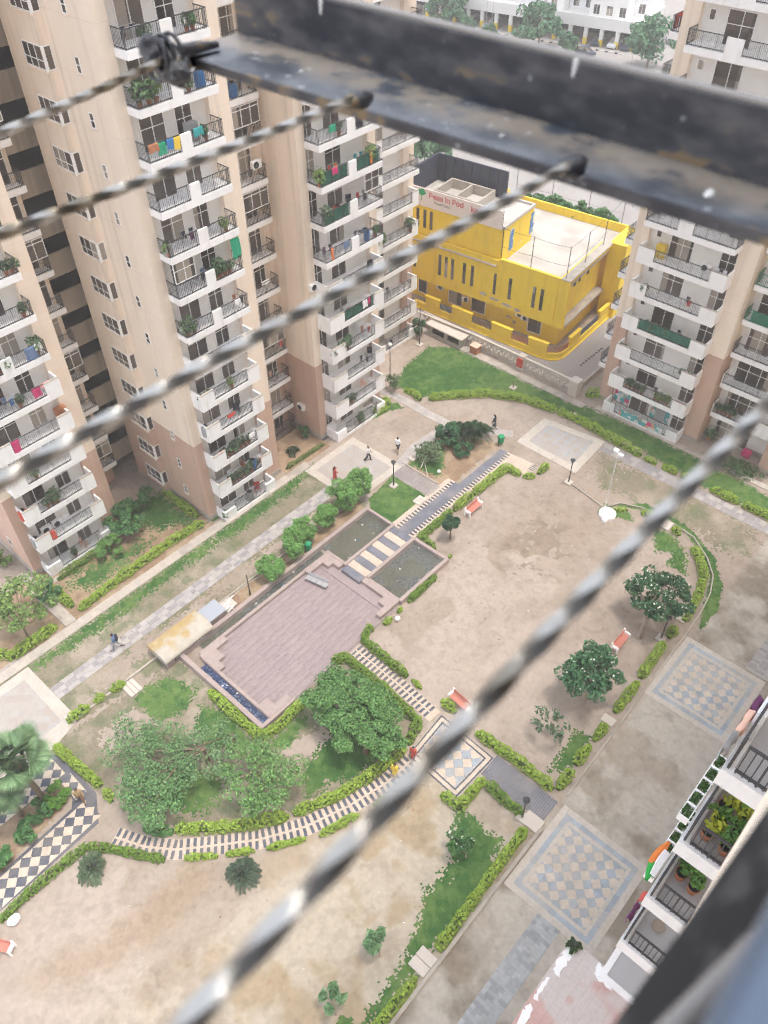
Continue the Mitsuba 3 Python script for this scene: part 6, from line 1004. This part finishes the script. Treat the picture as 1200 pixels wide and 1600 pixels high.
 ('A2', 8, .5, 'ac', '', 'outdoor unit', 1, 1, -.7), ('A2', 3, .7, 'cloth', 'red', 'red cloth', .4, .6), ('A2', 5, .3, 'cloth', 'whitecloth', 'pale sheet', .9, .3), ('A2', 10, .3, 'drum', 'blue', 'blue drum'), ('A2', 2, .3, 'rack', 'peach+grey', 'pale washing')]
for p in PR: prop(*p[:6], *(p[6:]))
ac('outdoor unit fixed to the left side of the tower by the yellow building', fr(39.2, 44.2, 0), .1 - .05, -.0, 15.6); ac('outdoor unit low on the brown wall above the soil bed', fr(39.2, 46.4, -90), -.4, .0, 2.6); ac('outdoor unit on a left-tower recess balcony', F_D2, 8.5, -.55, 21.2)
k = thing('laundry', 'red cloths on a side balcony of the mural tower before the far alley', 'laundry'); part(k, 'cloth', cloth(1.2, 1.0, 501), 'm_red', tw=fr(65.9, 28.15, 180) @ T().translate([.6, -1.03, 2.93 + 3.18 * 9 + 1.5]), smooth=True); part(k, 'cloth', cloth(.8, .9, 502), 'm_red', tw=fr(65.9, 28.15, 180) @ T().translate([2.0, -1.03, 2.93 + 3.18 * 9 + 1.5]), smooth=True)
# near tower balconies: things seen from above
def near(kind, x, y, z, lab, m=None, **k):
    rng = np.random.default_rng(int(x * 100 + z))
    if kind == 'plant':
        kk = thing('potted_plant', lab, 'potted plant'); part(kk, 'pot', MB().tube([(x, y, z), (x, y, z + .24), (x, y, z + .27)], [.1, .14, .15], 12).tm(), 'm_terracotta'); part(kk, 'soil', MB().tube([(x, y, z + .25), (x, y, z + .275)], .13, 12).tm(), 'm_dark')
        c0, c1 = ((.24, .30, .03), (.50, .52, .06)) if m == 'y' else (MID, (.16, .30, .06)); mb = crown_leaves(MB(), [((x + rng.normal(0, .09), y + rng.normal(0, .09), z + .4 + .2 * rng.uniform()), (.13, .13, .1)) for _ in range(5)], 22, .085, rng, c0, c1); part(kk, 'foliage', mb.tm(), 'm_leaf', color=mb.col())
    elif kind == 'cloth': kk = thing('laundry', lab, 'laundry'); part(kk, 'cloth', cloth(k['w'], k['h'], int(x * 100)), m, tw=fr(x + k['w'], y, 180) @ T().translate([0, 0, z]), smooth=True)
FZ_ = lambda z: z + .47
for i, (x, y, c) in enumerate([(9.25, -.05, 'y'), (9.6, -.1, 'g'), (9.95, -.05, 'y'), (9.2, -.45, 'g'), (9.6, -.5, 'g'), (9.2, -.85, 'y'), (9.6, -.9, 'g'), (10.3, -.2, 'g'), (10.0, -.45, 'y')]): near('plant', x, y, FZ_(33.2), ['first', 'second', 'third', 'fourth', 'fifth', 'sixth', 'seventh', 'eighth', 'ninth'][i] + ' potted plant crowded on the planted balcony of the near tower, counted from its corner', c)
for i, (x, y) in enumerate([(9.7, -.05), (10.0, -.3), (9.6, -.4), (10.3, .0)]): near('plant', x, y, FZ_(30.2), ['first', 'second', 'third', 'fourth'][i] + ' dark pot plant on the flag-hung balcony of the near tower', 'g')
for i, (x, y) in enumerate([(9.3, -.9), (9.8, -.7), (10.4, -.9)]): near('plant', x, y, FZ_(36.2), ['first', 'second', 'third'][i] + ' dry pot plant behind the topmost railing at right', 'g')
near('cloth', 9.3, .40, 37.3, 'peach cloth hung outside the upper near balcony rail', 'm_peach', w=.55, h=.45); near('cloth', 9.85, .40, 37.3, 'dark red cloth hung outside the upper near balcony rail', 'm_purple', w=.35, h=.5); near('cloth', 8.8, .42, 37.3, 'pale grey-blue cloth hung outside the upper near balcony rail', 'm_grey', w=.45, h=.5)
near('cloth', 9.1, .40, 28.5, 'purple cloth hung on the lowest near balcony rail', 'm_purple', w=.5, h=.5); near('cloth', 9.65, .40, 28.5, 'red cloth hung on the lowest near balcony rail', 'm_red', w=.3, h=.3)
bk = thing('wicker_basket', 'round brown basket lying on the near balcony floor', 'basket'); part(bk, 'base', MB().tube([(9.75, -.25, FZ_(27.2)), (9.75, -.25, FZ_(27.2) + .05)], [.15, .17], 18).tm(), 'm_bark_pale')
def gridbox(label, x0, y, z, n, along=True):
    kk = thing('planter_rail', label, 'planter')
    for j in range(n):
        a = x0 + j * .34; part(kk, 'frame', MB().box(a, a + .34, y, y + .02, z, z + .22).box(a, a + .34, y + .2, y + .22, z, z + .22).box(a, a + .025, y + .02, y + .2, z, z + .22).box(a + .315, a + .34, y + .02, y + .2, z, z + .22).tm(), 'm_frame')
        rng = np.random.default_rng(j); P0 = np.c_[rng.uniform(a + .04, a + .30, 60), rng.uniform(y + .03, y + .19, 60), rng.uniform(z + .14, z + .22, 60)]; mb = leaf_cards(MB(), P0, np.tile([0, 0, 1.], (60, 1)), .06, rng, (.03, .08, .02), (.09, .17, .05)); part(kk, 'moss', mb.tm(), 'm_leaf', color=mb.col())
gridbox('white planter boxes of green moss along the upper near balcony rail', 8.9, .34, 34.2, 5); gridbox('white planter boxes of green moss along the flag-hung balcony rail', 8.9, .34, 31.2, 6)
fl = thing('folded_flag', 'folded orange, white and green flag hung on the near balcony corner', 'flag'); q = np.linspace(0, 1, 13)
def flagstrip(o, m, a, b):
    v = []; 
    for u in np.linspace(a, b, 9):
        w = .11 * math.sin(math.pi * max(.04, min(.96, u))) ** .5
        p = np.array([8.72 + .95 * u, .46 + .05 * math.sin(3 * u) , 31.55 + .25 * u]); v += [p + [0, -w + o, .0], p + [0, w * .2 + o, .03], p + [.0, w + o, -.01], p + [0, o, -.05]]
    v = np.array(v); f = []
    for i in range(8):
        for j in range(4): a_, b_ = i * 4 + j, i * 4 + (j + 1) % 4; f += [[a_, b_, b_ + 4], [a_, b_ + 4, a_ + 4]]
    part(fl, 'stripe', (v, np.array(f)), m)
flagstrip(0, 'm_greencl2', 0, .42); flagstrip(.02, 'm_orange', .36, 1.0); flagstrip(-.05, 'm_whitecloth', .15, .8); mat('m_greencl2', (.04, .36, .07), .8, .2)
# ------------------------------------------------------------------ the iron grille in front of the window
def twisted(y, x0, x1, s, pitch, ph, bend=0.0):
    n = int((x1 - x0) / .0025); q = np.linspace(0, 1, n); prof = []
    for k in range(16):
        a = k * math.pi / 8; r = 1.0 / max(abs(math.cos(a)), abs(math.sin(a))); prof.append((min(r, 1.30) * math.cos(a), min(r, 1.30) * math.sin(a)))
    prof = np.array(prof) * s / 2; v = []
    for u in q:
        x = x0 + (x1 - x0) * u; t = 2 * math.pi * x / pitch + ph; c, sn = math.cos(t), math.sin(t)
        yy = y + .0012 * math.sin(9 * x + ph) - bend * (x1 - x); v.append(np.c_[np.full(16, x), yy + prof[:, 0] * c - prof[:, 1] * sn, H - .2 + .0008 * math.sin(13 * x) + prof[:, 0] * sn + prof[:, 1] * c])
    v = np.vstack(v); i = np.arange(n - 1)[:, None] * 16; j = np.arange(16)[None]; a, b = (i + j).ravel(), (i + (j + 1) % 16).ravel()
    f = np.vstack([np.c_[a, b, b + 16], np.c_[a, b + 16, a + 16]]); return v, f
for y, lab, x1, be, ph in ((.589, 'topmost twisted black bar, ending in the rough weld knob', .404, .263, 0.3), (.4175, 'second twisted black bar from the top', .434, 0, 1.0), (.2455, 'third twisted black bar from the top', .438, 0, .2), (.0615, 'lowest, thickest-looking twisted bar crossing the whole view', .44, 0, .8)):
    k = thing('twisted_bar', lab, 'grille bar'); part(k, 'rod', twisted(y, -.5, x1, .0051, .088, ph, be), 'm_rod', smooth=50)
    if be == 0: part(k, 'weld', hull([((x1 - .005, y, H - .203), (.012, .008, .006)), ((x1 + .006, y + .003, H - .204), (.008, .007, .004))]), 'm_iron', smooth=True)
gf = thing('angle_iron', 'black angle-iron grille frame across the top of the view', 'grille frame')
yy = np.linspace(-.15, .612, 60); low = .4225 + .033 * (.565 - yy)
fl_ = Polygon(np.r_[np.c_[low + .0012 * np.sin(yy * 70) * np.sin(yy * 31), yy], np.c_[np.full(60, .491), yy[::-1]]]); part(gf, 'flange', prism(fl_, H - .2098, H - .2065), 'm_iron_dusty'); edge_ = Polygon(np.r_[np.c_[low - .0012, yy], np.c_[low[::-1] + .0022, yy[::-1]]]).buffer(0); part(gf, 'flange_edge', prism(edge_, H - .2130, H - .2063), 'm_iron'); part(gf, 'web', cbox(.4905, .4965, -.15, .616, H - .2098, H - .1660, .0012), 'm_iron'); part(gf, 'web_edge', cbox(.4898, .4972, -.15, .617, H - .1663, H - .1632, .0012), 'm_bar_grey')
rng = np.random.default_rng(8); kn = hull([((.398, .594, H - .2), (.015, .012, .011)), ((.404, .588, H - .206), (.012, .012, .012)), ((.394, .604, H - .195), (.008, .010, .008)), ((.398, .578, H - .212), (.009, .008, .010))], 2)
kn = trimesh.Trimesh(kn.vertices, kn.faces).subdivide().subdivide(); d_ = meshkit.fbm(kn.vertices * 90, 3) - .5; kn.vertices += kn.vertex_normals * (d_ * .012)[:, None]; kk = part(gf, 'weld_knob', kn, 'm_iron', smooth=True)
for q in range(3): a = np.linspace(0, 2 * np.pi, 14); part(gf, 'wire_wrap', MB().tube(np.c_[(.390 + .007 * q + .003 * np.sin(a)), .592 + .0145 * np.cos(a), H - .201 + .0145 * np.sin(a)], .0018, 6).tm(), 'm_iron', smooth=True)
part(gf, 'spike', MB().tube([(.403, .590, H - .2), (.425, .588, H - .2), (.446, .586, H - .2015)], [.006, .005, .0025], 8).tm(), 'm_iron', smooth=True)
for (x, y, s) in ((.455, .50, .002), (.460, .17, .0045), (.452, .31, .002), (.450, .12, .003)): part(gf, 'paint_drip', hull([((x, y, H - .2067), (s, s * .6, .0012)), ((x + s, y + s * .3, H - .2067), (s * .7, s * .5, .001))]), 'm_frame', smooth=True)
for (y, z) in ((.51, -.168), (.285, -.1665)): part(gf, 'paint_drip', hull([((.4897, y, H + z), (.0010, .0022, .0025)), ((.4899, y + .001, H + z - .008), (.0008, .0012, .0015))]), 'm_frame', smooth=True)
sl_ = thing('grille_sill_bar', 'dark flat iron bar of the grille, cutting the lower right corner', 'grille bar'); part(sl_, 'bar', prism([(-.2, .0096), (.6, -.0365), (.6, -.13), (-.2, -.08)], H - .306, H - .30), 'm_bar_brown')
sr = thing('grille_stay', 'thin grey rod crossing the dark bar at lower right', 'grille bar'); sr2 = thing('grille_pipe', 'blue-grey pipe in the extreme lower right corner', 'grille bar')

part(sr, 'rod', MB().tube([(.03, -.0057, H - .22), (.4, -.0864, H - .22)], .0032, 10).tm(), 'm_bar_grey', smooth=40); part(sr2, 'pipe', MB().tube([(-.15, -.0268, H - .16), (.5, -.0268, H - .16)], .012, 16).tm(), 'm_bar_blue', smooth=40)
# ------------------------------------------------------------------ summer haze: one box of thin air round camera and scene, ground included
HAZE = 0.0008
scene['haze_air'] = {'type': 'homogeneous', 'albedo': {'type': 'rgb', 'value': [.955, .96, .965]}, 'sigma_t': HAZE}
scene['haze'] = {'type': 'cube', 'to_world': T().translate([150, 120, 32.0]).scale([290, 220, 35.0]), 'bsdf': {'type': 'null'}, 'interior': {'type': 'ref', 'id': 'haze_air'}}
labels['haze'] = {'kind': 'stuff', 'label': 'thin summer haze over the whole court', 'category': 'haze'}
scene['camera']['medium'] = {'type': 'ref', 'id': 'haze_air'}
